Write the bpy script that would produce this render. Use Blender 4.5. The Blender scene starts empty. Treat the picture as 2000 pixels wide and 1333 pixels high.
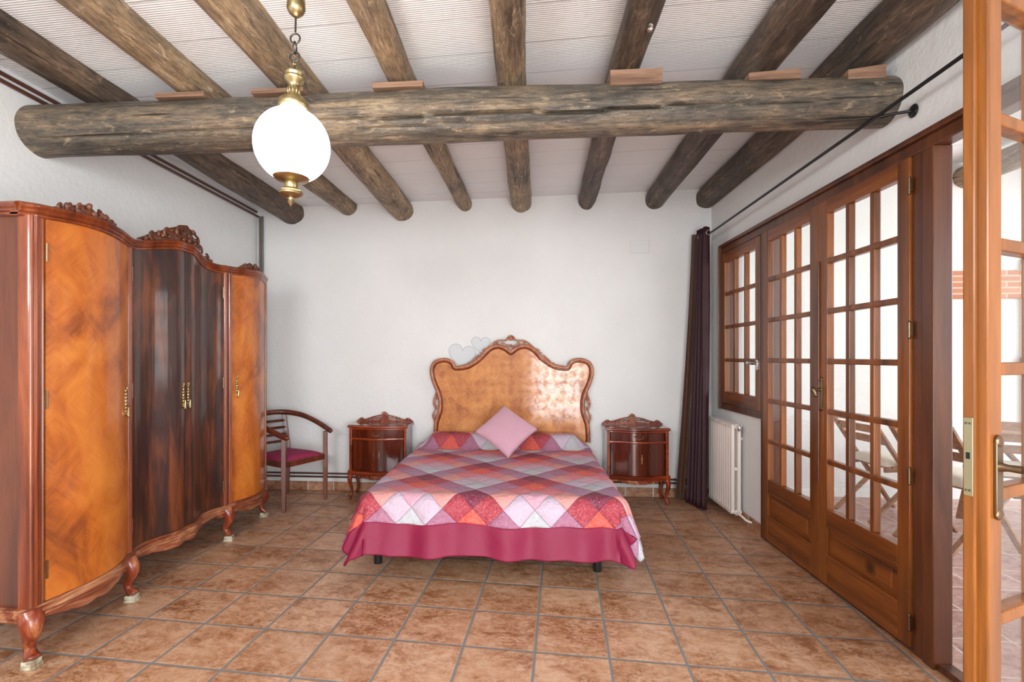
import bpy, bmesh, math, random
from mathutils import Vector, Matrix, noise
random.seed(7)
C = bpy.context.scene.collection
PI = math.pi

# ------------------------------------------------------------------ camera
CAM_H, YAW, FPX, PPX, PPY = 1.341, 0.0752, 982.03, 950.0, 696.34
cd = bpy.data.cameras.new('camera'); cam = bpy.data.objects.new('camera', cd); C.objects.link(cam)
cd.sensor_fit = 'HORIZONTAL'; cd.sensor_width = 36.0; cd.lens = FPX / 2000 * 36.0
cd.shift_x = (1000 - PPX) / 2000; cd.shift_y = (PPY - 666.5) / 2000
cd.clip_start = 0.05; cd.clip_end = 200
cam.location = (0, 0, CAM_H); cam.rotation_euler = (PI / 2, 0, YAW)
bpy.context.scene.camera = cam
# ------------------------------------------------------------------ world and exposure
vs = bpy.context.scene.view_settings
vs.view_transform = 'Standard'; vs.look = 'None'; vs.gamma = 1.0; vs.use_curve_mapping = False
vs.exposure = 0.4
w = bpy.data.worlds.new('sky'); bpy.context.scene.world = w; w.use_nodes = True
wn = w.node_tree.nodes; wl = w.node_tree.links
bg = wn['Background']; bg.inputs['Strength'].default_value = 2.2
wg = wn.new('ShaderNodeTexCoord'); wsx = wn.new('ShaderNodeSeparateXYZ'); wr = wn.new('ShaderNodeValToRGB')
wl.new(wg.outputs['Generated'], wsx.inputs[0]); wl.new(wsx.outputs['Z'], wr.inputs[0]); wl.new(wr.outputs[0], bg.inputs['Color'])
wr.color_ramp.elements[0].position = 0.0; wr.color_ramp.elements[0].color = (0.95, 0.95, 0.92, 1)
wr.color_ramp.elements[1].position = 0.7; wr.color_ramp.elements[1].color = (0.62, 0.76, 1.0, 1)


def area(name, loc, rot, sx, sy, power, col=(1, 1, 1)):
    l = bpy.data.lights.new(name, 'AREA'); l.shape = 'RECTANGLE'; l.size = sx; l.size_y = sy
    l.energy = power; l.color = col
    o = bpy.data.objects.new(name, l); C.objects.link(o); o.location = loc; o.rotation_euler = rot
    return o


# daylight entering by the openings, plus fill from an added high rear one
area('rear_door_daylight', (0.88, -1.28, 1.08), (PI / 2, 0, 0), 1.36, 2.1, 104, (0.95, 0.98, 1.0))
area('added_rear_fill', (-1.35, -1.28, 2.15), (PI / 2, 0, 0), 1.3, 0.7, 62, (0.95, 0.98, 1.0))  # fill lamp at an invented high opening, brightens upper walls and ceiling
area('terrace_side_daylight', (5.75, 1.8, 1.7), (PI / 2, 0, PI / 2), 6.0, 2.4, 150, (0.97, 0.99, 1.0))

# ------------------------------------------------------------------ helpers


class MB:
    def __init__(s): s.bm = bmesh.new()

    def box(s, x0, x1, y0, y1, z0, z1, M=None):
        vs_ = [s.bm.verts.new(Vector((x, y, z)) if M is None else M @ Vector((x, y, z))) for x in (x0, x1) for y in (y0, y1) for z in (z0, z1)]
        for f in ((0, 1, 3, 2), (4, 6, 7, 5), (0, 4, 5, 1), (2, 3, 7, 6), (0, 2, 6, 4), (1, 5, 7, 3)):
            s.bm.faces.new([vs_[i] for i in f])
        return s

    def bar(s, a, b, w_, h_, up=(0, 0, 1)):
        a = Vector(a); b = Vector(b); d = (b - a); L = d.length; d.normalize()
        u = Vector(up); r = d.cross(u)
        if r.length < 1e-4: r = d.cross(Vector((1, 0, 0)))
        r.normalize(); u = r.cross(d)
        M = Matrix.Translation(a) @ Matrix((d, r, u)).transposed().to_4x4()
        return s.box(0, L, -w_ / 2, w_ / 2, -h_ / 2, h_ / 2, M)

    def rings(s, rings, closed_ends=True, loop=True):
        vr = [[s.bm.verts.new(p) for p in r] for r in rings]
        n = len(rings[0])
        for a, b in zip(vr, vr[1:]):
            for i in range(n if loop else n - 1):
                j = (i + 1) % n
                try: s.bm.faces.new((a[i], a[j], b[j], b[i]))
                except ValueError: pass
        if closed_ends and loop:
            s.bm.faces.new(vr[0][::-1]); s.bm.faces.new(vr[-1])
        return vr

    def tube(s, pts, r, n=10, flat=1.0, up=None):
        pts = [Vector(p) for p in pts]
        if not hasattr(r, '__len__'): r = [r] * len(pts)
        prev = None; rs = []
        for i, p in enumerate(pts):
            t = (pts[min(i + 1, len(pts) - 1)] - pts[max(i - 1, 0)])
            if t.length < 1e-9: t = Vector((0, 0, 1))
            t.normalize()
            if prev is None:
                u = Vector(up) if up else (Vector((0, 0, 1)) if abs(t.z) < 0.9 else Vector((1, 0, 0)))
            else: u = prev
            u = (u - t * u.dot(t))
            if u.length < 1e-6: u = t.orthogonal()
            u.normalize(); prev = u; v = t.cross(u)
            rs.append([p + (u * math.cos(a) + v * math.sin(a) * flat) * r[i] for a in (2 * PI * k / n for k in range(n))])
        s.rings(rs); return s

    def lathe(s, prof, loc=(0, 0, 0), n=24, M=None):
        rs = []
        for (r, z) in prof:
            ring = [Vector((loc[0] + max(r, 1e-4) * math.cos(2 * PI * k / n), loc[1] + max(r, 1e-4) * math.sin(2 * PI * k / n), loc[2] + z)) for k in range(n)]
            rs.append([M @ p for p in ring] if M else ring)
        s.rings(rs); return s

    def prism(s, poly, axis, a, b, M=None):
        """poly of 2D points; axis 'x','y','z' = extrusion axis from a to b"""
        def P(u, v, t):
            q = {'x': (t, u, v), 'y': (u, t, v), 'z': (u, v, t)}[axis]
            return (M @ Vector(q)) if M else Vector(q)
        A = [s.bm.verts.new(P(u, v, a)) for u, v in poly]; B = [s.bm.verts.new(P(u, v, b)) for u, v in poly]
        s.bm.faces.new(A); s.bm.faces.new(B[::-1])
        n = len(poly)
        for i in range(n): s.bm.faces.new((A[i], B[i], B[(i + 1) % n], A[(i + 1) % n]))
        return s

    def ball(s, c, r, sx=1, sy=1, sz=1, u=12, v=8, M=None):
        m = Matrix.Translation(Vector(c)) @ (M if M else Matrix.Identity(4)) @ Matrix.Diagonal((sx, sy, sz, 1))
        bmesh.ops.create_uvsphere(s.bm, u_segments=u, v_segments=v, radius=r, matrix=m); return s

    def torus(s, c, R, r, M=None, n=20, m=8):
        rs = []
        for i in range(n):
            a = 2 * PI * i / n; cc = Vector((R * math.cos(a), R * math.sin(a), 0)); e = cc.normalized()
            rs.append([cc + (e * math.cos(b) + Vector((0, 0, 1)) * math.sin(b)) * r for b in (2 * PI * k / m for k in range(m))])
        T = Matrix.Translation(Vector(c)) @ (M if M else Matrix.Identity(4))
        rs = [[T @ p for p in q] for q in rs]
        vr = [[s.bm.verts.new(p) for p in q] for q in rs]
        for i in range(n):
            a, b = vr[i], vr[(i + 1) % n]
            for k in range(m): s.bm.faces.new((a[k], b[k], b[(k + 1) % m], a[(k + 1) % m]))
        return s

    def build(s, name, mat, parent=None, smooth=40, bevel=0, loc=None, rz=0):
        bmesh.ops.recalc_face_normals(s.bm, faces=s.bm.faces)
        for f in s.bm.faces: f.smooth = bool(smooth)
        if smooth:
            for e in s.bm.edges:
                if len(e.link_faces) == 2 and e.calc_face_angle(0) > math.radians(smooth): e.smooth = False
        me = bpy.data.meshes.new(name); s.bm.to_mesh(me); s.bm.free()
        me.materials.append(mat)
        o = bpy.data.objects.new(name, me); C.objects.link(o)
        if parent: o.parent = parent
        if loc: o.location = loc
        if rz: o.rotation_euler = (0, 0, rz)
        if bevel:
            m = o.modifiers.new('bevel', 'BEVEL'); m.width = bevel; m.segments = 2; m.limit_method = 'ANGLE'
        return o


def tag(o, label=None, cat=None, group=None, kind=None):
    if label: o['label'] = label
    if cat: o['category'] = cat
    if group: o['group'] = group
    if kind: o['kind'] = kind
    return o


def thing(name, loc, rz, label, cat, group=None, kind=None):
    o = bpy.data.objects.new(name, None); C.objects.link(o); o.empty_display_size = 0.1
    o.location = loc; o.rotation_euler = (0, 0, rz)
    return tag(o, label, cat, group, kind)


def copy_tree(o, parent=None, loc=None, rz=None, label=None):
    c = o.copy(); C.objects.link(c); c.parent = parent
    if loc: c.location = loc
    if rz is not None: c.rotation_euler = (0, 0, rz)
    if label: c['label'] = label
    for ch in [q for q in bpy.data.objects if q.parent == o]: copy_tree(ch, c)
    return c


# ------------------------------------------------------------------ materials
class NT:
    def __init__(s, name):
        s.m = bpy.data.materials.new(name); s.m.use_nodes = True; s.t = s.m.node_tree; s.n = s.t.nodes
        s.b = s.n['Principled BSDF']; s.out = s.n['Material Output']

    def N(s, typ, **kw):
        n = s.n.new('ShaderNode' + typ)
        for k, v in kw.items():
            if k in ('operation', 'blend_type', 'wave_type', 'bands_direction', 'feature', 'noise_dimensions', 'data_type', 'interpolation_type', 'distance'): setattr(n, k, v)
            else: n.inputs[k].default_value = v
        return n

    def L(s, a, b): s.t.links.new(a, b)

    def coord(s, kind='Object', scale=(1, 1, 1), rot=(0, 0, 0), loc=(0, 0, 0)):
        tc = s.n.new('ShaderNodeTexCoord'); mp = s.n.new('ShaderNodeMapping')
        mp.inputs['Scale'].default_value = scale; mp.inputs['Rotation'].default_value = rot; mp.inputs['Location'].default_value = loc
        s.L(tc.outputs[kind], mp.inputs[0]); return mp.outputs[0]

    def world(s, scale=(1, 1, 1), rot=(0, 0, 0), loc=(0, 0, 0)):
        tc = s.n.new('ShaderNodeNewGeometry'); mp = s.n.new('ShaderNodeMapping')
        mp.inputs['Scale'].default_value = scale; mp.inputs['Rotation'].default_value = rot; mp.inputs['Location'].default_value = loc
        s.L(tc.outputs['Position'], mp.inputs[0]); return mp.outputs[0]

    def noise(s, vec, scale, detail=4, rough=0.5, dist=0.0):
        n = s.N('TexNoise', Scale=scale, Detail=detail, Roughness=rough, Distortion=dist); s.L(vec, n.inputs['Vector']); return n.outputs['Fac']

    def ramp(s, fac, stops, const=False):
        r = s.n.new('ShaderNodeValToRGB'); e = r.color_ramp.elements
        if const: r.color_ramp.interpolation = 'CONSTANT'
        while len(e) < len(stops): e.new(0.5)
        for i, (p, c) in enumerate(stops):
            e[i].position = p; e[i].color = (c, c, c, 1) if not hasattr(c, '__len__') else (*c[:3], 1)
        s.L(fac, r.inputs[0]); return r.outputs[0]

    def math(s, op, a, b=None, c=None):
        n = s.n.new('ShaderNodeMath'); n.operation = op
        for i, v in enumerate((a, b, c)):
            if v is None: continue
            if isinstance(v, (int, float)): n.inputs[i].default_value = v
            else: s.L(v, n.inputs[i])
        return n.outputs[0]

    def mix(s, fac, a, b, mode='MIX'):
        n = s.n.new('ShaderNodeMix'); n.data_type = 'RGBA'; n.blend_type = mode
        for i, v in ((0, fac), (6, a), (7, b)):
            if isinstance(v, (int, float)): n.inputs[i].default_value = v
            elif isinstance(v, tuple): n.inputs[i].default_value = (*v[:3], 1)
            else: s.L(v, n.inputs[i])
        return n.outputs[2]

    def bump(s, h, strength=0.3, dist=0.01):
        b = s.n.new('ShaderNodeBump'); b.inputs['Strength'].default_value = strength; b.inputs['Distance'].default_value = dist
        s.L(h, b.inputs['Height']); s.L(b.outputs[0], s.b.inputs['Normal']); return b

    def fin(s, col=None, rough=0.5, metal=0, coat=0, spec=None, coatr=0.1):
        if col is not None:
            if isinstance(col, tuple): s.b.inputs['Base Color'].default_value = (*col, 1)
            else: s.L(col, s.b.inputs['Base Color'])
        if isinstance(rough, (int, float)): s.b.inputs['Roughness'].default_value = rough
        else: s.L(rough, s.b.inputs['Roughness'])
        s.b.inputs['Metallic'].default_value = metal; s.b.inputs['Coat Weight'].default_value = coat
        s.b.inputs['Coat Roughness'].default_value = coatr
        if spec is not None: s.b.inputs['Specular IOR Level'].default_value = spec
        return s.m


def plain(name, col, rough=0.5, metal=0, coat=0):
    return NT(name).fin(col, rough, metal, coat)


def srgb(r, g, b):
    f = lambda c: (c / 255 / 12.92) if c / 255 <= 0.04045 else ((c / 255 + 0.055) / 1.055) ** 2.4
    return (f(r), f(g), f(b))


def plaster(name, col):
    t = NT(name); v = t.world()
    n1 = t.noise(v, 2.2, 5, 0.6); n2 = t.noise(v, 28, 4, 0.55)
    c = t.mix(t.ramp(n1, [(0.35, 0), (0.7, 1)]), col, tuple(x * 0.955 for x in col))
    t.bump(t.math('ADD', t.math('MULTIPLY', n1, 1.2), t.math('MULTIPLY', n2, 0.45)), 0.35, 0.02)
    return t.fin(c, 0.85, spec=0.25)


M_wall = plaster('white_plaster', (0.80, 0.805, 0.80))
M_twall = plaster('terrace_plaster', (0.80, 0.80, 0.78))


def wood(name, cols, axis='z', grain=9, rough=0.25, coat=0.4, bumps=0.1, fine=120, knots=0, world=False, warp=1.2, stretch=0.06, coatr=0.08):
    t = NT(name)
    sc = {'x': (stretch, 1, 1), 'y': (1, stretch, 1), 'z': (1, 1, stretch)}[axis]
    v = t.world(sc) if world else t.coord('Object', sc)
    n = t.noise(v, grain, 6, 0.6, warp)
    c = t.ramp(n, [(0.28, cols[0]), (0.5, cols[1]), (0.72, cols[2])])
    f = t.noise(v, fine, 3, 0.6)
    c = t.mix(t.ramp(f, [(0.4, 0.0), (0.75, 0.35)]), c, tuple(x * 0.35 for x in cols[0]))
    if knots:
        kv = t.world((1, 1, 1)) if world else t.coord('Object', {'x': (0.45, 1, 1), 'y': (1, 0.45, 1), 'z': (1, 1, 0.45)}[axis])
        vo = t.N('TexVoronoi', Scale=knots, Randomness=1.0); t.L(kv, vo.inputs['Vector'])
        c = t.mix(t.ramp(vo.outputs['Distance'], [(0.05, 0.85), (0.13, 0.0)]), c, tuple(x * 0.25 for x in cols[0]))
    t.bump(f, bumps, 0.003)
    return t.fin(c, rough, coat=coat, coatr=coatr)


M_pine = wood('varnished_pine', [srgb(72, 34, 10), srgb(132, 72, 24), srgb(166, 98, 38)], 'z', 7, 0.36, 0.12, 0.06, 90, knots=2.6, world=True, coatr=0.12)
M_pine_h = wood('varnished_pine_rail', [srgb(70, 31, 9), srgb(128, 68, 22), srgb(160, 90, 34)], 'y', 7, 0.36, 0.12, 0.06, 90, knots=2.6, world=True, coatr=0.12)
M_pine_open = wood('open_leaf_pine', [srgb(92, 48, 14), srgb(144, 84, 26), srgb(174, 110, 40)], 'z', 7, 0.36, 0.12, 0.06, 90, knots=2.6, world=True, coatr=0.1)
M_frame = wood('dark_frame_pine', [srgb(60, 30, 16), srgb(96, 52, 28), srgb(118, 68, 38)], 'z', 7, 0.36, 0.12, 0.06, 90, knots=2.2, world=True, coatr=0.15)
M_red = wood('red_mahogany_trim', [srgb(78, 30, 13), srgb(128, 58, 26), srgb(162, 84, 42)], 'z', 12, 0.28, 0.5, 0.08, 120, world=True)
M_hframe = wood('worn_headboard_frame', [srgb(120, 62, 38), srgb(176, 108, 74), srgb(206, 146, 112)], 'z', 26, 0.4, 0.3, 0.1, 120, world=True, stretch=0.4)
M_side = wood('wardrobe_side_veneer', [srgb(66, 28, 12), srgb(96, 44, 20), srgb(118, 60, 30)], 'z', 8, 0.35, 0.4, 0.04, 120, world=True)
M_redworn = wood('worn_mahogany', [srgb(94, 36, 20), srgb(146, 80, 52), srgb(206, 152, 112)], 'y', 26, 0.4, 0.3, 0.15, 120, world=True, warp=0.6)
M_legw = wood('worn_leg_mahogany', [srgb(92, 28, 14), srgb(140, 56, 28), srgb(198, 130, 82)], 'z', 20, 0.32, 0.4, 0.12, 120, world=True, warp=0.6, stretch=0.25)
M_carve = wood('carved_walnut', [srgb(60, 28, 16), srgb(104, 58, 38), srgb(140, 88, 60)], 'z', 30, 0.5, 0.1, 0.3, 120, world=True, stretch=0.5)
M_ns = wood('nightstand_mahogany', [srgb(46, 16, 8), srgb(86, 30, 13), srgb(116, 46, 20)], 'z', 9, 0.15, 0.7, 0.03, 120, world=True, coatr=0.06)
M_nsred = wood('nightstand_red_trim', [srgb(84, 26, 9), srgb(136, 50, 20), srgb(164, 72, 32)], 'x', 9, 0.25, 0.5, 0.03, 120, world=True)
M_chair = wood('chair_mahogany', [srgb(62, 24, 14), srgb(104, 46, 26), srgb(134, 66, 42)], 'z', 12, 0.4, 0.2, 0.03, 120, world=True)
M_teak = wood('weathered_teak', [srgb(120, 84, 62), srgb(160, 120, 92), srgb(186, 148, 118)], 'x', 14, 0.6, 0.0, 0.1, 120, world=True, stretch=0.3)


def veneer(name, cols, chev, rough, coatr=0.09):
    """book-matched veneer: grain runs diagonally inside squares"""
    t = NT(name)
    tc = t.n.new('ShaderNodeNewGeometry'); sp = t.n.new('ShaderNodeSeparateXYZ'); t.L(tc.outputs['Position'], sp.inputs[0])
    if chev:
        yy = t.math('ABSOLUTE', t.math('SUBTRACT', t.math('PINGPONG', sp.outputs['Y'], 0.14), 0.0))
        zz = t.math('PINGPONG', sp.outputs['Z'], 0.16)
        d1 = t.math('ADD', yy, zz); d2 = t.math('SUBTRACT', yy, zz)
        cb = t.n.new('ShaderNodeCombineXYZ'); t.L(t.math('MULTIPLY', d1, 0.09), cb.inputs[0]); t.L(d2, cb.inputs[1]); t.L(sp.outputs['X'], cb.inputs[2])
        n = t.noise(cb.outputs[0], 38, 5, 0.6, 0.8)
        big = t.noise(t.world((1, 1, 0.6)), 3.2, 4, 0.6, 1.0)
        fac = t.math('ADD', t.math('MULTIPLY', n, 0.22), t.math('MULTIPLY', big, 0.78))
    else:
        v = t.world((1, 1, 0.09)); n = t.noise(v, 14, 6, 0.6, 1.0)
        big = t.noise(t.world((1, 1, 0.35)), 5, 4, 0.6, 1.5)
        fac = t.math('ADD', t.math('MULTIPLY', n, 0.55), t.math('MULTIPLY', big, 0.45))
    c = t.ramp(fac, [(0.36, cols[0]), (0.5, cols[1]), (0.64, cols[2])])
    f = t.noise(t.world((1, 1, 0.08)), 160, 3, 0.6)
    t.bump(f, 0.03, 0.002)
    return t.fin(c, rough, coat=0.6, coatr=coatr)


M_ven = veneer('orange_veneer', [srgb(130, 62, 14), srgb(182, 96, 24), srgb(206, 124, 44)], True, 0.5, 0.1)
M_dark = veneer('dark_veneer', [srgb(28, 14, 14), srgb(62, 30, 20), srgb(116, 58, 22)], False, 0.45, 0.09)


def headmat():
    t = NT('headboard_veneer'); v = t.world()
    big = t.noise(v, 5, 5, 0.65, 0.8); n = t.noise(v, 60, 3, 0.6)
    sp = t.n.new('ShaderNodeSeparateXYZ'); t.L(v, sp.inputs[0])
    a = t.math('MULTIPLY', t.math('ADD', sp.outputs['X'], sp.outputs['Z']), 12.0)
    b = t.math('MULTIPLY', t.math('SUBTRACT', sp.outputs['X'], sp.outputs['Z']), 12.0)
    chk = t.math('MODULO', t.math('ABSOLUTE', t.math('ADD', t.math('FLOOR', a), t.math('FLOOR', b))), 2.0)
    fac = t.math('ADD', t.math('MULTIPLY', big, 0.8), t.math('ADD', t.math('MULTIPLY', n, 0.2), t.math('MULTIPLY', chk, 0.05)))
    c = t.ramp(fac, [(0.38, srgb(160, 86, 28)), (0.55, srgb(198, 124, 54)), (0.7, srgb(216, 146, 76))])
    t.b.inputs['Coat IOR'].default_value = 1.6
    t.bump(t.math('ADD', t.math('MULTIPLY', chk, 0.8), n), 0.09, 0.003)
    m = t.fin(c, 0.55, coat=1.0, coatr=0.11)
    wear = t.noise(v, 17, 5, 0.7, 0.4)   # varnish worn in patches
    t.L(t.math('MULTIPLY', t.ramp(t.math('ADD', wear, t.math('MULTIPLY', chk, 0.05)), [(0.40, 0.25), (0.60, 1.0)]), 0.85), t.b.inputs['Coat Weight'])
    return m


M_head = headmat()


def beammat(name, cols, axis, dark=0.3):
    t = NT(name)
    sc = {'x': (0.08, 1, 1), 'y': (1, 0.08, 1)}[axis]
    v = t.world(sc); n = t.noise(v, 16, 7, 0.65, 0.6)
    big = t.noise(t.world({'x': (0.5, 1, 1), 'y': (1, 0.5, 1)}[axis]), 4.5, 5, 0.65, 0.5)
    c = t.ramp(t.math('ADD', t.math('MULTIPLY', n, 0.5), t.math('MULTIPLY', big, 0.5)), [(0.38, cols[0]), (0.48, cols[1]), (0.56, cols[2]), (0.64, cols[3])])
    fn = t.noise(t.world({'x': (0.12, 1, 1), 'y': (1, 0.12, 1)}[axis]), 90, 5, 0.8, 0.3)
    c = t.mix(t.ramp(fn, [(0.40, 0.6), (0.55, 0.0)]), c, tuple(x * 0.5 for x in cols[0]))
    hl = t.noise(t.world({'x': (0.3, 1, 1), 'y': (1, 0.3, 1)}[axis], loc=(3, 3, 3)), 30, 5, 0.8, 0.8)
    c = t.mix(t.ramp(hl, [(0.56, 0.0), (0.68, 0.55)]), c, tuple(min(1, x * 1.35) for x in cols[3]))
    vo = t.N('TexNoise', Scale=38.0, Detail=3.0, Roughness=0.5, Distortion=0.3)
    t.L(t.world({'x': (0.03, 1, 1), 'y': (1, 0.03, 1)}[axis]), vo.inputs['Vector'])
    crack = t.ramp(vo.outputs['Fac'], [(0.30, 1.0), (0.36, 0.0)])
    c = t.mix(t.math('MULTIPLY', crack, 0.85), c, (0.012, 0.01, 0.008))
    t.bump(t.math('SUBTRACT', t.math('ADD', n, t.math('MULTIPLY', fn, 0.4)), t.math('MULTIPLY', crack, 0.8)), 0.6, 0.012)
    return t.fin(c, 0.62, spec=0.4, coat=0.12, coatr=0.35)


M_beam = beammat('old_log', [srgb(54, 48, 42), srgb(98, 90, 80), srgb(130, 112, 92), srgb(172, 150, 120)], 'x')
M_joist_w = beammat('warm_joist_log', [srgb(80, 66, 54), srgb(142, 120, 96), srgb(168, 140, 106), srgb(202, 180, 150)], 'y')
M_joist_d = beammat('dark_joist_log', [srgb(46, 38, 33), srgb(86, 72, 60), srgb(112, 92, 76), srgb(150, 126, 102)], 'y')
M_shim = wood('shim_wood', [srgb(96, 68, 50), srgb(140, 106, 84), srgb(176, 142, 118)], 'x', 22, 0.7, 0, 0.2, 90, world=True)


def floor_mat(name, c_lo, c_mid, c_hi, grout, T=0.33, rot=0.07274, off=(4.36, -5.927), rough=0.35, gw=0.019):
    t = NT(name)
    v = t.world((1, 1, 1), (0, 0, rot))
    sp = t.n.new('ShaderNodeSeparateXYZ'); t.L(v, sp.inputs[0])
    u = t.math('ADD', t.math('DIVIDE', sp.outputs['X'], T), off[0]); w_ = t.math('ADD', t.math('DIVIDE', sp.outputs['Y'], T), off[1])
    fu = t.math('FRACT', t.math('ADD', u, 100.0)); fw = t.math('FRACT', t.math('ADD', w_, 100.0))
    eu = t.math('MINIMUM', fu, t.math('SUBTRACT', 1.0, fu)); ew = t.math('MINIMUM', fw, t.math('SUBTRACT', 1.0, fw))
    e0 = t.math('MINIMUM', eu, ew)
    e = t.math('ADD', e0, t.math('MULTIPLY', t.math('SUBTRACT', t.noise(v, 60, 2, 0.5), 0.5), 0.006))
    g = t.ramp(e, [(gw - 0.003, 1.0), (gw + 0.002, 0.0)])
    cb = t.n.new('ShaderNodeCombineXYZ'); t.L(t.math('FLOOR', u), cb.inputs[0]); t.L(t.math('FLOOR', w_), cb.inputs[1])
    wn_ = t.n.new('ShaderNodeTexWhiteNoise'); wn_.noise_dimensions = '2D'; t.L(cb.outputs[0], wn_.inputs['Vector'])
    # blotches offset per tile
    va = t.n.new('ShaderNodeVectorMath'); va.operation = 'MULTIPLY_ADD'
    t.L(wn_.outputs['Color'], va.inputs[0]); va.inputs[1].default_value = (9, 9, 9); t.L(v, va.inputs[2])
    st = t.n.new('ShaderNodeMapping'); st.inputs['Scale'].default_value = (0.8, 1.2, 1); t.L(va.outputs[0], st.inputs[0])
    n = t.noise(st.outputs[0], 15, 7, 0.72, 0.5); n2 = t.noise(st.outputs[0], 3.5, 3, 0.5)
    fac = t.math('ADD', t.math('MULTIPLY', n, 0.72), t.math('MULTIPLY', n2, 0.28))
    c = t.ramp(fac, [(0.40, c_hi), (0.52, c_mid), (0.62, c_lo)])
    sk = t.noise(st.outputs[0], 55, 5, 0.75, 0.6)
    msk = t.ramp(n2, [(0.38, 0.25), (0.62, 1.0)])
    c = t.mix(t.math('MULTIPLY', t.math('MULTIPLY', t.ramp(sk, [(0.50, 0.0), (0.57, 1.0)]), msk), 0.75), c, tuple(x * 0.72 for x in c_lo))
    c = t.mix(t.math('MULTIPLY', t.math('SUBTRACT', wn_.outputs['Value'], 0.3), 0.28), c, c_lo)
    edge = t.ramp(e, [(0.0, 1.0), (0.035, 0.0)])
    c = t.mix(t.math('MULTIPLY', edge, 0.35), c, tuple(min(1, x * 1.15) for x in c_hi))
    c = t.mix(g, c, grout)
    t.bump(t.math('ADD', t.math('MULTIPLY', t.ramp(e, [(gw - 0.004, 0.0), (gw + 0.012, 1.0)]), 1.0), t.math('MULTIPLY', n, 0.12)), 0.45, 0.004)
    r = t.math('ADD', t.math('MULTIPLY', g, 0.4), t.math('ADD', t.math('MULTIPLY', n, 0.18), rough - 0.09))
    return t.fin(c, r, spec=0.45)


M_floor = floor_mat('terracotta_floor_tiles', srgb(144, 92, 56), srgb(192, 144, 110), srgb(212, 172, 142), srgb(126, 124, 122))
M_tfloor = floor_mat('pink_terrace_tiles', srgb(150, 104, 92), srgb(184, 146, 134), srgb(200, 166, 154), srgb(214, 200, 190), 0.3, 0.07274, (0, 0), 0.4, 0.015)
M_skirt = floor_mat('skirting_tile', srgb(134, 88, 60), srgb(176, 128, 98), srgb(206, 160, 132), srgb(206, 200, 190), 0.26, 0, (0.3, 0.3), 0.4, 0.02)


def ceilmat():
    t = NT('ribbed_white_boards'); v = t.world()
    sp = t.n.new('ShaderNodeSeparateXYZ'); t.L(v, sp.inputs[0])
    bay = t.math('FLOOR', t.math('ADD', t.math('DIVIDE', sp.outputs['X'], 0.585), 10.05))
    wn_ = t.n.new('ShaderNodeTexWhiteNoise'); wn_.noise_dimensions = '1D'; t.L(bay, wn_.inputs['W'])
    y = t.math('ADD', t.math('ADD', sp.outputs['Y'], t.math('MULTIPLY', wn_.outputs['Value'], 0.3)), t.math('MULTIPLY', sp.outputs['X'], 0.03))
    rib = t.math('SINE', t.math('MULTIPLY', y, 2 * PI / 0.0135))
    fr = t.math('FRACT', t.math('ADD', t.math('DIVIDE', y, 0.27), 50.0))
    d = t.math('MINIMUM', fr, t.math('SUBTRACT', 1.0, fr))
    gate = t.ramp(t.noise(v, 1.3, 2, 0.5), [(0.4, 0.25), (0.6, 0.9)])
    j = t.math('MULTIPLY', t.ramp(d, [(0.006, 1.0), (0.014, 0.0)]), gate)
    dirt = t.ramp(t.noise(v, 1.6, 4, 0.6), [(0.4, 0.0), (0.75, 0.5)])
    c = t.mix(dirt, (0.86, 0.88, 0.89), (0.75, 0.76, 0.77))
    c = t.mix(t.math('MULTIPLY', j, 0.6), c, (0.2, 0.19, 0.19))
    t.bump(t.math('SUBTRACT', t.math('MULTIPLY', rib, 0.4), t.math('MULTIPLY', j, 1.0)), 0.5, 0.004)
    return t.fin(c, 0.6)


M_ceil = ceilmat()
M_brass = NT('aged_brass').fin(srgb(178, 160, 118), 0.36, 1.0)
M_bronze = NT('bronze_handle').fin(srgb(128, 108, 86), 0.35, 1.0)
M_chrome = NT('chrome').fin((0.75, 0.75, 0.76), 0.18, 1.0)
M_plate = NT('zinc_lock_plate').fin(srgb(160, 154, 122), 0.45, 0.8)
M_iron = plain('black_iron', (0.012, 0.012, 0.013), 0.35, 0.3)
M_darkmetal = plain('dark_chain_metal', (0.10, 0.09, 0.08), 0.4, 0.9)
M_pipe = plain('brown_painted_pipe', srgb(88, 52, 42), 0.4)
M_pipegrey = plain('grey_painted_pipe', srgb(112, 106, 100), 0.4)
M_rad = plain('cream_radiator_enamel', srgb(236, 226, 218), 0.32, 0, 0.2)
M_white = plain('white_plastic', srgb(232, 232, 230), 0.4)
M_block = NT('painted_block'); _v = M_block.world(); M_block = M_block.fin(M_block.ramp(M_block.noise(_v, 40, 4), [(0.35, srgb(140, 124, 96)), (0.6, srgb(206, 200, 178))]), 0.6)
M_black = plain('black_steel', (0.015, 0.015, 0.017), 0.35, 0.2, 0.3)


def glassmat(name, tint=(1, 1, 1), refl=0.09):
    t = NT(name); t.n.remove(t.b)
    tr = t.n.new('ShaderNodeBsdfTransparent'); tr.inputs[0].default_value = (*tint, 1)
    gl = t.n.new('ShaderNodeBsdfGlossy'); gl.inputs['Roughness'].default_value = 0.02
    mx = t.n.new('ShaderNodeMixShader'); lw = t.n.new('ShaderNodeLayerWeight'); lw.inputs['Blend'].default_value = 0.5
    t.L(t.math('ADD', t.math('MULTIPLY', t.math('POWER', lw.outputs['Facing'], 4.0), 0.5), 0.05), mx.inputs[0]); t.L(tr.outputs[0], mx.inputs[1]); t.L(gl.outputs[0], mx.inputs[2]); t.L(mx.outputs[0], t.out.inputs[0])
    return t.m


M_glass = glassmat('window_glass', (0.97, 0.98, 0.98))


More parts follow.
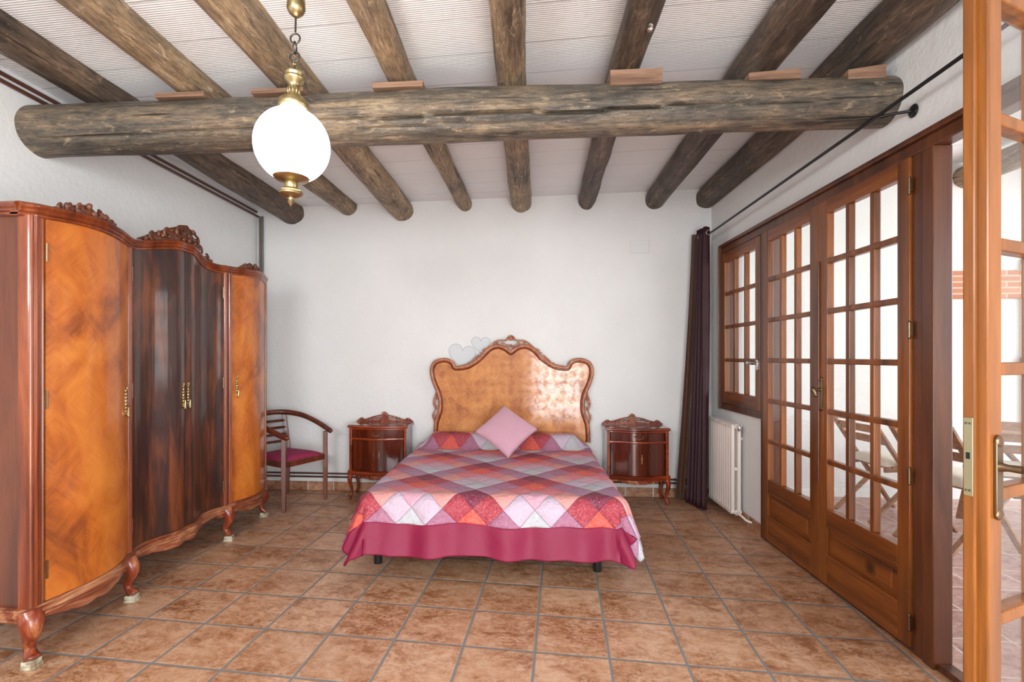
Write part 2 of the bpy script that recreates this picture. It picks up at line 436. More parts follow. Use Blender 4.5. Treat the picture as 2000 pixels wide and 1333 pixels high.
def emis(name, col, s_):
    t = NT(name); t.b.inputs['Base Color'].default_value = (0.9, 0.9, 0.9, 1)
    t.b.inputs['Emission Color'].default_value = (*col, 1); t.b.inputs['Emission Strength'].default_value = s_
    t.b.inputs['Roughness'].default_value = 0.2
    return t.m


M_globe = emis('lit_opal_glass', (1, 0.985, 0.95), 9.0)

# quilt: diagonal patchwork of a four-stripe repeat
QC = {(0, 0): srgb(222, 86, 68), (0, 1): srgb(172, 50, 66), (1, 1): srgb(124, 26, 58), (2, 2): srgb(190, 192, 198), (3, 3): srgb(212, 160, 178),
      (0, 2): srgb(220, 150, 144), (1, 2): srgb(170, 124, 152), (1, 3): srgb(170, 108, 136), (2, 3): srgb(200, 180, 198), (0, 3): srgb(216, 118, 128)}


def quiltmat():
    t = NT('patchwork_quilt')
    uv = t.n.new('ShaderNodeUVMap'); uv.uv_map = 'UVMap'
    sp = t.n.new('ShaderNodeSeparateXYZ'); t.L(uv.outputs[0], sp.inputs[0])
    u, v = sp.outputs['X'], sp.outputs['Y']
    a = t.math('ADD', t.math('ADD', u, v), 40.5); b = t.math('ADD', t.math('SUBTRACT', v, u), 40.5)
    i = t.math('MODULO', t.math('FLOOR', a), 4.0); j = t.math('MODULO', t.math('FLOOR', b), 4.0)
    idx = t.math('DIVIDE', t.math('ADD', t.math('ADD', t.math('MULTIPLY', i, 4.0), j), 0.5), 16.0)
    st = []
    for p in range(16):
        q = tuple(sorted((p // 4, p % 4))); st.append((p / 16.0, QC[q]))
    c = t.ramp(idx, st, True)
    cv = t.world((1, 1, 1)); n = t.noise(cv, 90, 3, 0.6)
    c = t.mix(t.ramp(n, [(0.45, 0.0), (0.7, 0.22)]), c, srgb(214, 200, 208))
    fa = t.math('FRACT', a); fb = t.math('FRACT', b)
    ea = t.math('MINIMUM', fa, t.math('SUBTRACT', 1.0, fa)); eb = t.math('MINIMUM', fb, t.math('SUBTRACT', 1.0, fb))
    e = t.math('MINIMUM', ea, eb)
    pad = t.math('POWER', t.math('MINIMUM', t.math('MULTIPLY', e, 4.0), 1.0), 0.6)
    wr_ = t.noise(t.world((1, 1.6, 1)), 26, 5, 0.6, 1.0)
    t.bump(t.math('ADD', t.math('MULTIPLY', pad, 1.0), t.math('MULTIPLY', wr_, 1.1)), 0.75, 0.016)
    c = t.mix(t.ramp(e, [(0.0, 0.45), (0.03, 0.0)]), c, srgb(120, 80, 96))
    m = t.fin(c, 0.6)
    return m


M_quilt = quiltmat()


def fabric(name, col, rough=0.8, wr=12, st=0.4, sheen=0.2, dist=0.01):
    t = NT(name); v = t.world(); n = t.noise(v, wr, 4, 0.6, 0.8); f = t.noise(v, 400, 2, 0.5)
    c = t.mix(t.ramp(n, [(0.35, 0), (0.7, 0.3)]), col, tuple(x * 0.8 for x in col))
    t.bump(t.math('ADD', n, t.math('MULTIPLY', f, 0.1)), st, dist)
    m = t.fin(c, rough); t.b.inputs['Sheen Weight'].default_value = sheen; return m


M_border = fabric('raspberry_satin', srgb(134, 10, 58), 0.6, 9, 0.45, 0.0)
M_cushion = fabric('pink_cotton', srgb(204, 156, 172), 0.85, 10, 0.15)
M_seat = fabric('magenta_upholstery', srgb(148, 30, 76), 0.85, 8, 0.05, 0.0)
M_purple = fabric('aubergine_curtain', srgb(54, 17, 28), 0.65, 6, 0.1, 0.0)
M_brownc = fabric('brown_lining', srgb(84, 48, 26), 0.7, 18, 0.4)
M_canvas = fabric('cream_canvas', srgb(214, 204, 186), 0.9, 14, 0.3)
M_leaf = fabric('plant_leaf', srgb(62, 110, 66), 0.5, 20, 0.1)


def brick():
    t = NT('old_brick'); br = t.N('TexBrick', Scale=1.0)
    br.inputs['Color1'].default_value = (*srgb(196, 140, 110), 1); br.inputs['Color2'].default_value = (*srgb(172, 112, 84), 1)
    br.inputs['Mortar'].default_value = (*srgb(190, 168, 150), 1)
    br.inputs['Brick Width'].default_value = 0.24; br.inputs['Row Height'].default_value = 0.055; br.inputs['Mortar Size'].default_value = 0.008
    tc = t.n.new('ShaderNodeNewGeometry'); sp = t.n.new('ShaderNodeSeparateXYZ'); cb = t.n.new('ShaderNodeCombineXYZ')
    t.L(tc.outputs['Position'], sp.inputs[0]); t.L(t.math('ADD', sp.outputs['X'], sp.outputs['Y']), cb.inputs[0]); t.L(sp.outputs['Z'], cb.inputs[1]); t.L(cb.outputs[0], br.inputs['Vector'])
    return t.fin(br.outputs['Color'], 0.85)


M_brick = brick()

# ------------------------------------------------------------------ the room shell
XL, XR, YB, YF = -2.69, 1.765, 4.90, -1.3
WT = 0.16            # wall thickness
LEAFX = 1.755        # door plane


def czt(x): return 2.885 + 0.0205 * (x + 0.27)   # the ceiling rises a little to the right


def struct(mb, name, mat, label=None, cat=None, **k):
    return tag(mb.build(name, mat, **k), label, cat, kind='structure')


struct(MB().box(XL - WT, XR, YF - WT, YB + WT, -0.12, 0), 'floor', M_floor, 'brown terracotta tile floor of the bedroom', 'floor', smooth=0)
struct(MB().box(XL - WT, XR + WT, YB, YB + WT, 0, 3.2), 'wall_back', M_wall, 'white plastered wall behind the bed', 'wall', smooth=0)
struct(MB().box(XL - WT, XL, YF - WT, YB, 0, 3.2), 'wall_left', M_wall, 'white plastered wall behind the wardrobe', 'wall', smooth=0)
rear = MB()
rear.box(XL, -2.0, YF - WT, YF, 0, 3.2).box(-0.7, 0.2, YF - WT, YF, 0, 3.2).box(1.56, XR + WT, YF - WT, YF, 0, 3.2)
rear.box(-2.0, -0.7, YF - WT, YF, 0, 1.8).box(-2.0, -0.7, YF - WT, YF, 2.5, 3.2).box(0.2, 1.56, YF - WT, YF, 2.13, 3.2)  # high opening on the left is added to let fill light in
struct(rear, 'wall_front', M_wall, 'white wall behind the camera with an added high light opening and a glazed door opening', 'wall', smooth=0)
rw = MB()
LT = 2.30
rw.box(XR, XR + WT, YF, YB, LT, 3.2).box(XR, XR + WT, 3.86, 4.605, 0, 0.885).box(XR, XR + WT, 4.605, YB, 0, LT).box(XR, XR + WT, YF, 1.50, 0, LT)
struct(rw, 'wall_right', M_wall, 'white plastered wall above the glazed doors', 'wall', smooth=0)
c_ = MB()
A = [(XL - WT, czt(XL - WT)), (XR + WT, czt(XR + WT)), (XR + WT, 3.3), (XL - WT, 3.3)]
c_.prism(A, 'y', YF - WT, YB + WT)
struct(c_, 'ceiling', M_ceil, 'white ribbed board ceiling above the log joists', 'ceiling', smooth=0)
struct(MB().box(XL, XR, YB - 0.012, YB, 0, 0.088), 'baseboard_back', M_skirt, 'terracotta tile skirting under the white back wall', 'skirting', bevel=0.003)
struct(MB().box(XR - 0.012, XR, 3.86, YB - 0.012, 0, 0.088), 'baseboard_right', M_skirt, 'terracotta tile skirting below the radiator', 'skirting', bevel=0.003)

# wooden frame of the glazed wall
fr = MB()
F0, F1 = XR - 0.02, XR + 0.055
fr.box(F0, F1, 1.50, 4.625, 2.245, 2.30)
fr.box(F0, 1.88, 4.585, 4.625, 0.885, 2.245)
fr.box(F0, 1.88, 3.812, 3.868, 0, 2.245)
fr.box(F0, F1, 3.868, 4.585, 0.875, 0.93)
fr.box(F0, F1, 2.345, 2.405, 0, 2.245)
fr.box(F0 - 0.006, F1, 2.283, 2.345, 0, 2.245)
fr.box(F0, F1, 1.50, 1.545, 0, 2.245)
fr.box(F0 + 0.005, F1, 2.40, 3.81, 0, 0.022)
fr.box(F0 + 0.01, F1, 1.545, 2.283, 0, 0.028)
struct(fr, 'trim_1', M_frame, 'dark pine frame around the glazed doors and small window', 'door frame', bevel=0.005, smooth=0)
struct(MB().box(XR - 0.045, XR, 4.61, 4.625, 0.875, 2.31).box(XR - 0.04, XR, 1.5, 4.63, 2.30, 2.325), 'trim_2', M_frame, 'narrow dark wood architrave along the top of the glazed doors', 'architrave', bevel=0.004, smooth=0)


def handle_lever(parent, x, z, y, side=1, mat=M_bronze, plate=0.16, lever=0.1, curve=True):
    """lever handle on a long back plate, plate on local +y face"""
    m = MB()
    prof = [(-0.016, -plate * .5), (0.016, -plate * .5), (0.016, plate * .5), (-0.016, plate * .5)]
    m.box(x - 0.014, x + 0.014, y, y + 0.007, z - plate * .5, z + plate * .5)
    m.ball((x, y + 0.004, z + plate * .5), 0.015, 1, 0.5, 1); m.ball((x, y + 0.004, z - plate * .5), 0.015, 1, 0.5, 1)
    m.torus((x, y + 0.006, z + plate * .5), 0.010, 0.004, Matrix.Rotation(PI / 2, 4, 'X'), 12, 6)
    h = m.build('handle_plate', mat, parent, bevel=0.002)
    m = MB()
    zz = z + plate * 0.15
    m.tube([(x, y + 0.005, zz), (x, y + 0.02, zz), (x, y + 0.045, zz)], [0.012, 0.008, 0.009], 12)
    pts = []; rs = []
    for k in range(9):
        t_ = k / 8
        pts.append((x - side * lever * t_, y + 0.045 + 0.01 * math.sin(PI * t_), zz + 0.008 * math.sin(PI * t_) - (0.03 * t_ ** 3 if curve else 0)))
        rs.append(0.009 + 0.003 * math.sin(PI * t_))
    m.tube(pts, rs, 12)
    m.ball(pts[-1], 0.011)
    m.build('lever', mat, h)
    return h


def leaf(root, W_, H0, H1, st_l, st_r, pz0, pz1, cols, rows, T_=0.042, panel=True, mat=M_pine, math_=M_pine_h, bar=0.03):
    y0, y1 = -T_ / 2, T_ / 2
    m = MB()
    m.box(0, st_l, y0, y1, H0, H1).box(W_ - st_r, W_, y0, y1, H0, H1)
    m.build('stile', mat, root, bevel=0.004, smooth=0)
    m = MB()
    m.box(st_l, W_ - st_r, y0, y1, pz1, H1)
    if panel:
        m.box(st_l, W_ - st_r, y0, y1, 0.365, pz0).box(st_l, W_ - st_r, y0, y1, H0, 0.20)
    else: m.box(st_l, W_ - st_r, y0, y1, H0, pz0)
    m.build('rail', math_, root, bevel=0.004, smooth=0)
    if panel:
        m = MB(); m.box(st_l, W_ - st_r, -0.008, 0.008, 0.19, 0.37)
        m.box(st_l + 0.045, W_ - st_r - 0.045, -0.013, 0.015, 0.235, 0.33)
        m.build('panel', math_, root, bevel=0.006, smooth=0)
        m = MB()
        for s_ in (1,):
            m.box(st_l - 0.004, W_ - st_r + 0.004, y1 - 0.002, y1 + 0.008, 0.19, 0.206)
            m.box(st_l - 0.004, W_ - st_r + 0.004, y1 - 0.002, y1 + 0.005, 0.36, 0.372)
        m.build('moulding', math_, root, bevel=0.003, smooth=0)
    m = MB()
    x0, x1 = st_l, W_ - st_r
    cw = (x1 - x0 - bar * (cols - 1)) / cols; rh = (pz1 - pz0 - bar * (rows - 1)) / rows
    yb = T_ / 2 - 0.003
    for k in range(1, cols):
        xx = x0 + k * cw + (k - 1) * bar
        m.box(xx, xx + bar, -yb, yb, pz0, pz1)
    for k in range(1, rows):
        zz = pz0 + k * rh + (k - 1) * bar
        m.box(x0, x1, -yb + 0.002, yb + 0.002, zz, zz + bar)
    m.build('glazing_bar', mat, root, bevel=0.005, smooth=0)
    MB().box(x0, x1, -0.002, 0.002, pz0, pz1).build('glass', M_glass, root, smooth=0)


def hinge(root, x, z, y=0.024):
    m = MB(); m.tube([(x, y, z - 0.032), (x, y, z + 0.032)], 0.007, 10)
    m.box(x - 0.014, x + 0.012, y - 0.006, y - 0.002, z - 0.026, z + 0.026)
    m.ball((x, y, z + 0.034), 0.007); m.ball((x, y, z - 0.034), 0.007)
    m.build('hinge', M_bronze, root)


# window and doors in the right wall: local x = world +y, local y = into the room
w1 = thing('window_1', (LEAFX + 0.006, 3.870, 0), PI / 2, 'small pine casement window of twelve panes above the radiator', 'window', kind='structure')
leaf(w1, 0.713, 0.935, 2.24, 0.075, 0.06, 1.035, 2.155, 3, 4, panel=False)
handle_lever(w1, 0.035, 1.275, 0.021, -1, M_chrome, 0.06, 0.07, False)
d1 = thing('door_1', (LEAFX, 3.118, 0), PI / 2, 'narrow closed glazed pine door leaf next to the small window', 'door', kind='structure')
leaf(d1, 0.69, 0.024, 2.243, 0.085, 0.075, 0.46, 2.163, 3, 6)
d2 = thing('door_2', (LEAFX, 2.408, 0), PI / 2, 'closed glazed pine door leaf with hinges beside the dark post', 'door', kind='structure')
leaf(d2, 0.706, 0.024, 2.243, 0.075, 0.085, 0.46, 2.163, 3, 6)
for z in (2.11, 1.46, 0.80, 0.14): hinge(d2, -0.004, z)
hp = handle_lever(d2, 0.672, 1.12, 0.021, 1, M_bronze, 0.17, 0.02)
m = MB(); m.tube([(0.694, 0.026, 0.6), (0.694, 0.026, 1.9)], 0.006, 8); m.build('espagnolette_rod', M_frame, d2)
OA = math.atan2(-0.459, -0.888)
d3 = thing('door_3', (1.717, 1.587, 0), OA, 'glazed pine door leaf standing open at the right edge of the picture', 'door', kind='structure')
leaf(d3, 0.767, 0.024, 2.243, 0.085, 0.057, 0.46, 2.163, 3, 6, mat=M_pine_open, math_=M_pine_open)
m = MB(); m.box(0.767, 0.780, -0.021, 0.002, 0.024, 2.243); m.build('rebate', M_pine_open, d3, bevel=0.003, smooth=0)
m = MB(); m.box(0.7801, 0.7825, -0.018, -0.001, 1.02, 1.20)
lp = m.build('lock_plate', M_plate, d3, bevel=0.0008); m = MB(); m.box(0.7826, 0.784, -0.013, -0.006, 1.105, 1.12); m.build('latch', M_iron, lp)
m = MB()
for dz in (1.033, 1.187): m.ball((0.7828, -0.013, dz), 0.0025); m.ball((0.7828, -0.006, dz), 0.0025)
m.build('screw', M_darkmetal, lp)
handle_lever(d3, 0.735, 1.065, 0.021, 1, M_bronze, 0.165, 0.115)

# ------------------------------------------------------------------ logs


def log(name, pts, rads, mat, axis, seed, n=28, seg=90, rough=0.06, groove=None):
    """pts: 3 stations (x,y,z); rads the radii"""
    m = MB(); rs = []
    P0, P1 = Vector(pts[0]), Vector(pts[-1])
    for k in range(seg + 1):
        t = k / seg
        T_ = t * (len(pts) - 1); i = min(int(T_), len(pts) - 2); f = T_ - i
        p = Vector(pts[i]).lerp(Vector(pts[i + 1]), f); r = rads[i] * (1 - f) + rads[i + 1] * f
        ring = []
        for q in range(n):
            a = 2 * PI * q / n
            d = Vector((0, math.cos(a), math.sin(a))) if axis == 'x' else Vector((math.cos(a), 0, math.sin(a)))
            L = p.x if axis == 'x' else p.y
            s_ = noise.noise(Vector((L * 1.3, math.cos(a) * 1.1, math.sin(a) * 1.1 + seed * 7.3))) * rough * 1.1
            s_ += noise.noise(Vector((L * 5, math.cos(a) * 2.2, math.sin(a) * 2.2 + seed * 3.1))) * rough * 0.45
            rr = r * (1 + s_)
            if groove:
                for (ga, x0, x1, slope, dep) in groove:
                    g = ga + slope * (L - x0) + 0.05 * math.sin(L * 5)
                    if x0 < L < x1:
                        da = abs((a - g + PI) % (2 * PI) - PI)
                        if da < PI / n * 1.05: rr -= dep * min(1, (L - x0) * 6, (x1 - L) * 6)
            ring.append(p + d * rr)
        rs.append(ring)
    m.rings(rs)
    return m.build(name, mat, smooth=75)


mbm = log('main_beam', [(XL - 0.05, 2.60, 2.585), (-0.4, 2.60, 2.592), (XR + 0.03, 2.60, 2.585)], [0.134, 0.131, 0.113], M_beam, 'x', 1, 72, 200, 0.05,
          groove=[(3.60, -0.85, 0.95, -0.09, 0.032), (3.78, -2.5, -1.2, 0.03, 0.012), (3.45, -1.2, -0.3, 0.03, 0.015), (3.50, 0.75, 1.5, -0.05, 0.014), (3.9, -0.9, 0.1, 0.05, 0.01)])
tag(mbm, 'thick grey-brown log beam running across the room under the joists', 'beam')
JO = [(-2.375, -2.37, -2.33, 0.112, 0.115, 0.118, M_joist_d, 'dark thick log joist against the left wall, left of all others'),
      (-1.80, -1.80, -1.755, 0.105, 0.098, 0.092, M_joist_w, 'light brown log joist, second from the left wall'),
      (-1.262, -1.24, -1.208, 0.105, 0.108, 0.112, M_joist_w, 'knotty log joist passing left of the globe lamp and behind it'),
      (-0.66, -0.65, -0.58, 0.082, 0.072, 0.070, M_joist_w, 'thin orange-brown log joist just right of the globe lamp'),
      (-0.076, -0.07, -0.03, 0.080, 0.078, 0.098, M_joist_w, 'straight log joist above the middle of the bed'),
      (0.49, 0.505, 0.60, 0.078, 0.075, 0.076, M_joist_d, 'crooked thin log joist with a pale insulator, right of the middle'),
      (1.13, 1.185, 1.241, 0.098, 0.100, 0.090, M_joist_d, 'dark log joist, second from the right wall'),
      (1.64, 1.68, 1.715, 0.110, 0.11, 0.095, M_joist_d, 'dark log joist touching the right wall')]
for i, (xa, xb, xc, ra, rb, rc, mt, lab) in enumerate(JO):
    zc = 2.835 if rb > 0.09 else 2.815
    ya, yb_ = 2.05, 2.7
    x0 = xa - (xb - xa) / (yb_ - ya) * 0.6
    ze = {0: 2.79, 2: 2.79}.get(i, 2.835)
    P = [(x0, YF - 0.03, zc), (xa, 0.6, zc), (xb, 2.6, zc + (0.02 if rb > 0.1 else 0.005)), ((xb + xc) / 2, 3.75, (zc + ze) / 2), (xc, YB + 0.02, ze)]
    rough = 0.16 if i == 5 else 0.09
    j = log('ceiling_joist', P, [ra, ra, rb, (rb + rc) / 2, rc], mt, 'y', 3 + i, 28, 130, rough)
    tag(j, lab, 'beam', 'log joists under the ceiling')
    if i == 5:
        m = MB(); m.lathe([(0.004, 0), (0.012, 0.002), (0.010, 0.012), (0.013, 0.02), (0.008, 0.028), (0.003, 0.03)], (0, 0, 0), 14, Matrix.Translation((0.530, 2.17, 2.742)) @ Matrix.Rotation(PI, 4, 'X'))
        m.build('insulator', M_chrome, j)
SH = [(-1.80, 0.135, 0.012, 2.712, 'thin flat wooden shim on the beam, leftmost'), (-1.27, 0.14, 0.012, 2.712, 'thin shim on the beam left of the globe lamp'),
      (-0.64, 0.13, 0.016, 2.716, 'thin light shim on the beam just right of the globe lamp'), (0.545, 0.125, 0.075, 2.700, 'thick sawn wooden block on the beam, tallest of them'),
      (1.20, 0.12, 0.03, 2.692, 'sloping wooden wedge on the beam under the second joist from the right'), (1.62, 0.085, 0.045, 2.680, 'wooden wedge on the beam next to the right wall')]
for i, (x, hw, h, z, lab) in enumerate(SH):
    m = MB(); yy0, yy1 = 2.475, 2.60
    if i == 3: m.box(x - hw, x + hw, 2.50, 2.60, z - 0.03, z + h - 0.03)
    elif i >= 4:
        m.prism([(x - hw, z - 0.02), (x + hw, z - 0.02), (x + hw, z + h), (x - hw, z + h * 0.55)], 'y', 2.51, 2.60)
    else: m.box(x - hw, x + hw, 2.50, 2.60, z - 0.012, z + h)
    o = m.build('wooden_shim', M_shim, bevel=0.002, smooth=0); tag(o, lab, 'shim', 'shims on the main beam')

# pipes on the left wall, in the corner and above the skirting
m = MB(); m.tube([(XL + 0.022, YF, 2.765), (XL + 0.022, 4.87, 2.745)], 0.011, 10)
o = m.build('heating_pipe', M_pipe); tag(o, 'lower brown pipe high along the left wall', 'pipe', 'pipes high on the left wall')
m = MB(); m.tube([(XL + 0.022, YF, 2.80), (XL + 0.022, 4.84, 2.785)], 0.011, 10)
o = m.build('heating_pipe', M_pipe); tag(o, 'upper brown pipe high along the left wall under the joist', 'pipe', 'pipes high on the left wall')
m = MB(); m.tube([(XL + 0.035, YB - 0.02, 2.75), (XL + 0.035, YB - 0.02, 0.02)], 0.012, 10)
m.tube([(XL + 0.062, YB - 0.02, 2.75), (XL + 0.062, YB - 0.02, 0.02)], 0.010, 10)
for z in (2.7, 2.3, 1.5, 0.8): m.torus((XL + 0.035, YB - 0.02, z), 0.012, 0.004, None, 12, 6)
o = m.build('riser_pipe', M_pipegrey); tag(o, 'grey twin vertical pipe in the left back corner', 'pipe')
for z, lab in ((0.172, 'upper brown pipe above the back skirting'), (0.138, 'lower brown pipe above the back skirting')):
    m = MB(); m.tube([(XL + 0.05, YB - 0.02, z), (1.70, YB - 0.02, z)], 0.009, 8)
    for x in (-2.3, -1.2, 0, 1.1): m.torus((x, YB - 0.02, z), 0.009, 0.003, Matrix.Rotation(PI / 2, 4, 'Y'), 12, 6)
    o = m.build('skirting_pipe', M_pipe); tag(o, lab, 'pipe', 'pipes above the back skirting')

# ------------------------------------------------------------------ carving helpers (work in a plane: u right, v up, on face y=0 toward -y)


def scroll(m, u, v, r, turns, start, hand, th, M, d=0.0):
    pts = []; rs = []
    n = int(14 * turns)
    for k in range(n + 1):
        t = k / n; a = start + hand * t * turns * 2 * PI; rr = r * (1 - 0.8 * t)
        pts.append(M @ Vector((u + rr * math.cos(a), -d, v + rr * math.sin(a)))); rs.append(th * (1 - 0.45 * t))
    m.tube(pts, rs, 7)


def leafc(m, u, v, L, wd, ang, M, th=0.4, d=0.0):
    R_ = Matrix.Rotation(-ang, 4, 'Y')
    m.ball(M @ Vector((u, -d, v)), 1.0, u=8, v=6, M=(M.to_3x3().to_4x4() @ R_ @ Matrix.Diagonal((L, wd * th * 1.2, wd, 1))))


# ------------------------------------------------------------------ wardrobe
WY0, WY1 = 1.985, 4.085
WB = XL + 0.015
WPRO = [(1.985, -2.150), (1.995, -2.128), (2.02, -2.115), (2.06, -2.108), (2.14, -2.092), (2.25, -2.078), (2.35, -2.078), (2.45, -2.098), (2.53, -2.13), (2.585, -2.160), (2.62, -2.170),
        (2.66, -2.192), (2.74, -2.212), (2.82, -2.205), (2.92, -2.165), (2.99, -2.142), (3.045, -2.158), (3.10, -2.142), (3.17, -2.165), (3.27, -2.205), (3.35, -2.212), (3.43, -2.192),
        (3.47, -2.17), (3.52, -2.160), (3.58, -2.150), (3.66, -2.118), (3.76, -2.096), (3.86, -2.100), (3.96, -2.130), (4.04, -2.158), (4.07, -2.165), (4.085, -2.185)]


def wx(y):
    if y <= WPRO[0][0]: return WPRO[0][1]
    for (a, xa), (b, xb) in zip(WPRO, WPRO[1:]):
        if y <= b:
            f = (y - a) / (b - a); return xa + (xb - xa) * f
    return WPRO[-1][1]


def wxs(y):  # smoothed
    return sum(wx(y + d) for d in (-0.02, -0.01, 0, 0.01, 0.02)) / 5


def wzt(y):  # top of the doors
    z = 1.950
    if 2.60 < y < 3.47:
        t = (y - 2.60) / 0.87
        z = 1.937 + 0.068 * math.sin(PI * t) ** 2
    else:
        c = 2.25 if y < 3 else 3.8
        z = 1.937 + 0.018 * math.exp(-((y - c) / 0.22) ** 2)
    return z


def strip(m, ys, prof, zf, closed=True):
    """sweep a profile (dx,dz) along the wardrobe front; zf(y) gives the base z"""
    rs = []
    for y in ys:
        x = wxs(y); rs.append([Vector((x + dx, y, zf(y) + dz)) for dx, dz in prof])
    m.rings(rs)


def frange(a, b, n): return [a + (b - a) * k / n for k in range(n + 1)]


WR = thing('wardrobe', (0, 0, 0), 0, 'large four-door serpentine wardrobe in orange and dark veneer along the left wall', 'wardrobe')
m = MB()  # sides, back and top boards
ys = frange(2.0, 4.07, 60)
m.box(WB, -2.16, WY0 + 0.012, WY0 + 0.035, 0.25, 1.955).box(WB, -2.19, WY1 - 0.035, WY1 - 0.012, 0.25, 1.955).box(WB, WB + 0.02, WY0 + 0.03, WY1 - 0.03, 0.25, 1.955)
m.build('carcass', M_side, WR, bevel=0.003, smooth=0)
m = MB()
for za, zb in ((0.245, 0.262),):
    rs = [[Vector((WB + 0.01, y, za)), Vector((wxs(y) - 0.02, y, za)), Vector((wxs(y) - 0.02, y, zb)), Vector((WB + 0.01, y, zb))] for y in ys]; m.rings(rs)
m.build('bottom_board', M_red, WR); m = MB()
rs = [[Vector((WB + 0.01, y, wzt(y) + 0.0)), Vector((wxs(y) - 0.02, y, wzt(y) + 0.0)), Vector((wxs(y) - 0.02, y, wzt(y) + 0.02)), Vector((WB + 0.01, y, 1.985))] for y in ys]; m.rings(rs)
m.build('top_board', M_red, WR)
MU = [(-0.03, 0.0), (0.006, 0.0), (0.012, 0.004), (0.012, 0.012), (0.006, 0.016), (0.014, 0.020), (0.018, 0.027), (0.014, 0.034), (0.020, 0.038), (0.026, 0.046), (0.024, 0.053), (0.012, 0.060), (-0.03, 0.060)]
m = MB(); cy = frange(WY0 - 0.01, WY1 + 0.012, 170)
strip(m, cy, MU, wzt)
SP = [(dx, dz) for dx, dz in MU]
zA = wzt(WY0); rs = []
for x in (WB, wxs(WY0) - 0.0): rs.append([Vector((x, WY0 + 0.002 - dx, zA + dz)) for dx, dz in SP])
m.rings(rs)
zA = wzt(WY1); rs = []
for x in (WB, wxs(WY1) - 0.0): rs.append([Vector((x, WY1 - 0.002 + dx, zA + dz)) for dx, dz in SP])
m.rings(rs)
m.build('cornice', M_red, WR, smooth=50)
m = MB()


def wzb(y): return 0.205
BM = [(-0.03, 0.0), (0.010, 0.0), (0.018, 0.006), (0.018, 0.014), (0.012, 0.018), (0.022, 0.024), (0.022, 0.034), (0.010, 0.040), (0.014, 0.046), (0.012, 0.054), (-0.03, 0.056)]
strip(m, cy, BM, wzb)
for yy, s_ in ((WY0 + 0.002, -1), (WY1 - 0.002, 1)):
    m.rings([[Vector((x, yy + s_ * dx, 0.205 + dz)) for dx, dz in BM] for x in (WB, wxs(yy))])
m.build('base_moulding', M_redworn, WR, smooth=50)
m = MB()  # scalloped apron


def apron_z(y):
    for a, b in ((2.04, 2.55), (2.62, 3.44), (3.53, 4.03)):
        if a < y < b:
            t = (y - a) / (b - a)
            return 0.207 - 0.038 * math.sin(PI * t) ** 0.7 - 0.010 * abs(math.sin(4 * PI * t)) * (1 if 0.2 < t < 0.8 else 0)
    return 0.18


ay = frange(1.995, 4.07, 220)
m.rings([[Vector((wxs(y) - 0.014, y, apron_z(y))), Vector((wxs(y) + 0.006, y, apron_z(y))), Vector((wxs(y) + 0.008, y, 0.21)), Vector((wxs(y) - 0.014, y, 0.21))] for y in ay])
m.build('apron', M_redworn, WR, smooth=50)


def pilaster(y, w_, proud, z0=0.258):
    m = MB(); n = 16; rs = []
    for z in (z0, wzt(y) + 0.004):
        ring = []
        for k in range(n + 1):
            t = -1 + 2 * k / n
            ring.append(Vector((wxs(y) - 0.004 + proud * math.sqrt(max(0, 1 - t * t)) * (1 + 0.12 * math.cos(t * 3 * PI)), y + t * w_ / 2, z)))
        ring += [Vector((wxs(y) - 0.04, y + w_ / 2, z)), Vector((wxs(y) - 0.04, y - w_ / 2, z))]
        rs.append(ring)
    m.rings(rs); m.build('pilaster', M_red, WR, smooth=60)


pilaster(2.022, 0.062, 0.020); pilaster(2.052, 0.016, 0.010); pilaster(2.615, 0.034, 0.014)
pilaster(3.495, 0.03, 0.018); pilaster(3.535, 0.034, 0.022); pilaster(4.068, 0.022, 0.016)


def wdoor(y0, y1, mat, hy, hz, hinge_y, label=None):
    m = MB(); yy = frange(y0, y1, 30); rs = []
    zs = frange(0, 1, 4)
    for y in yy:
        x = wxs(y); zt = wzt(y) + 0.004
        rs.append([Vector((x - 0.02, y, 0.262)), Vector((x + 0.002, y, 0.262)), Vector((x + 0.002, y, zt)), Vector((x - 0.02, y, zt))])
    m.rings(rs); d = m.build('door', mat, WR, smooth=50)
    if label: d['label'] = label
    # brass escutcheon with drop pull
    xh = wxs(hy) + 0.003
    M = Matrix.Translation((xh, hy, hz)) @ Matrix.Rotation(PI / 2, 4, 'Z')
    m = MB()
    for k in range(7):
        t = k / 6; m.ball(M @ Vector((0, -0.003, -0.055 + 0.11 * t)), 0.012 - 0.004 * abs(t - 0.5) * 2, 1.0 - 0.3 * (k % 2), 0.5, 1.1, 8, 6, M.to_3x3().to_4x4())
    leafc(m, 0, 0.068, 0.006, 0.016, 0, M, 0.4, 0.003); leafc(m, 0, -0.068, 0.006, 0.014, 0, M, 0.4, 0.003)
    m.tube([M @ Vector((0, -0.004, -0.03)), M @ Vector((0, -0.016, -0.035)), M @ Vector((0, -0.014, -0.075))], [0.004, 0.004, 0.006], 8)
    m.ball(M @ Vector((0, -0.014, -0.08)), 0.008)
    m.build('escutcheon', M_brass, d)
    for z in (0.4, 1.15, 1.80):
        m = MB(); x = wxs(hinge_y); m.tube([(x + 0.006, hinge_y, z - 0.04), (x + 0.006, hinge_y, z + 0.04)], 0.0045, 8)
        m.build('hinge', M_bronze, d)


wdoor(2.066, 2.592, M_ven, 2.555, 1.10, 2.067, 'door in orange veneer')
wdoor(2.640, 3.043, M_dark, 3.022, 1.095, 2.642, 'door in very dark veneer')
wdoor(3.047, 3.478, M_dark, 3.068, 1.095, 3.476, 'door in very dark veneer')
wdoor(3.560, 4.054, M_ven, 3.60, 1.12, 4.052, 'door in orange veneer')


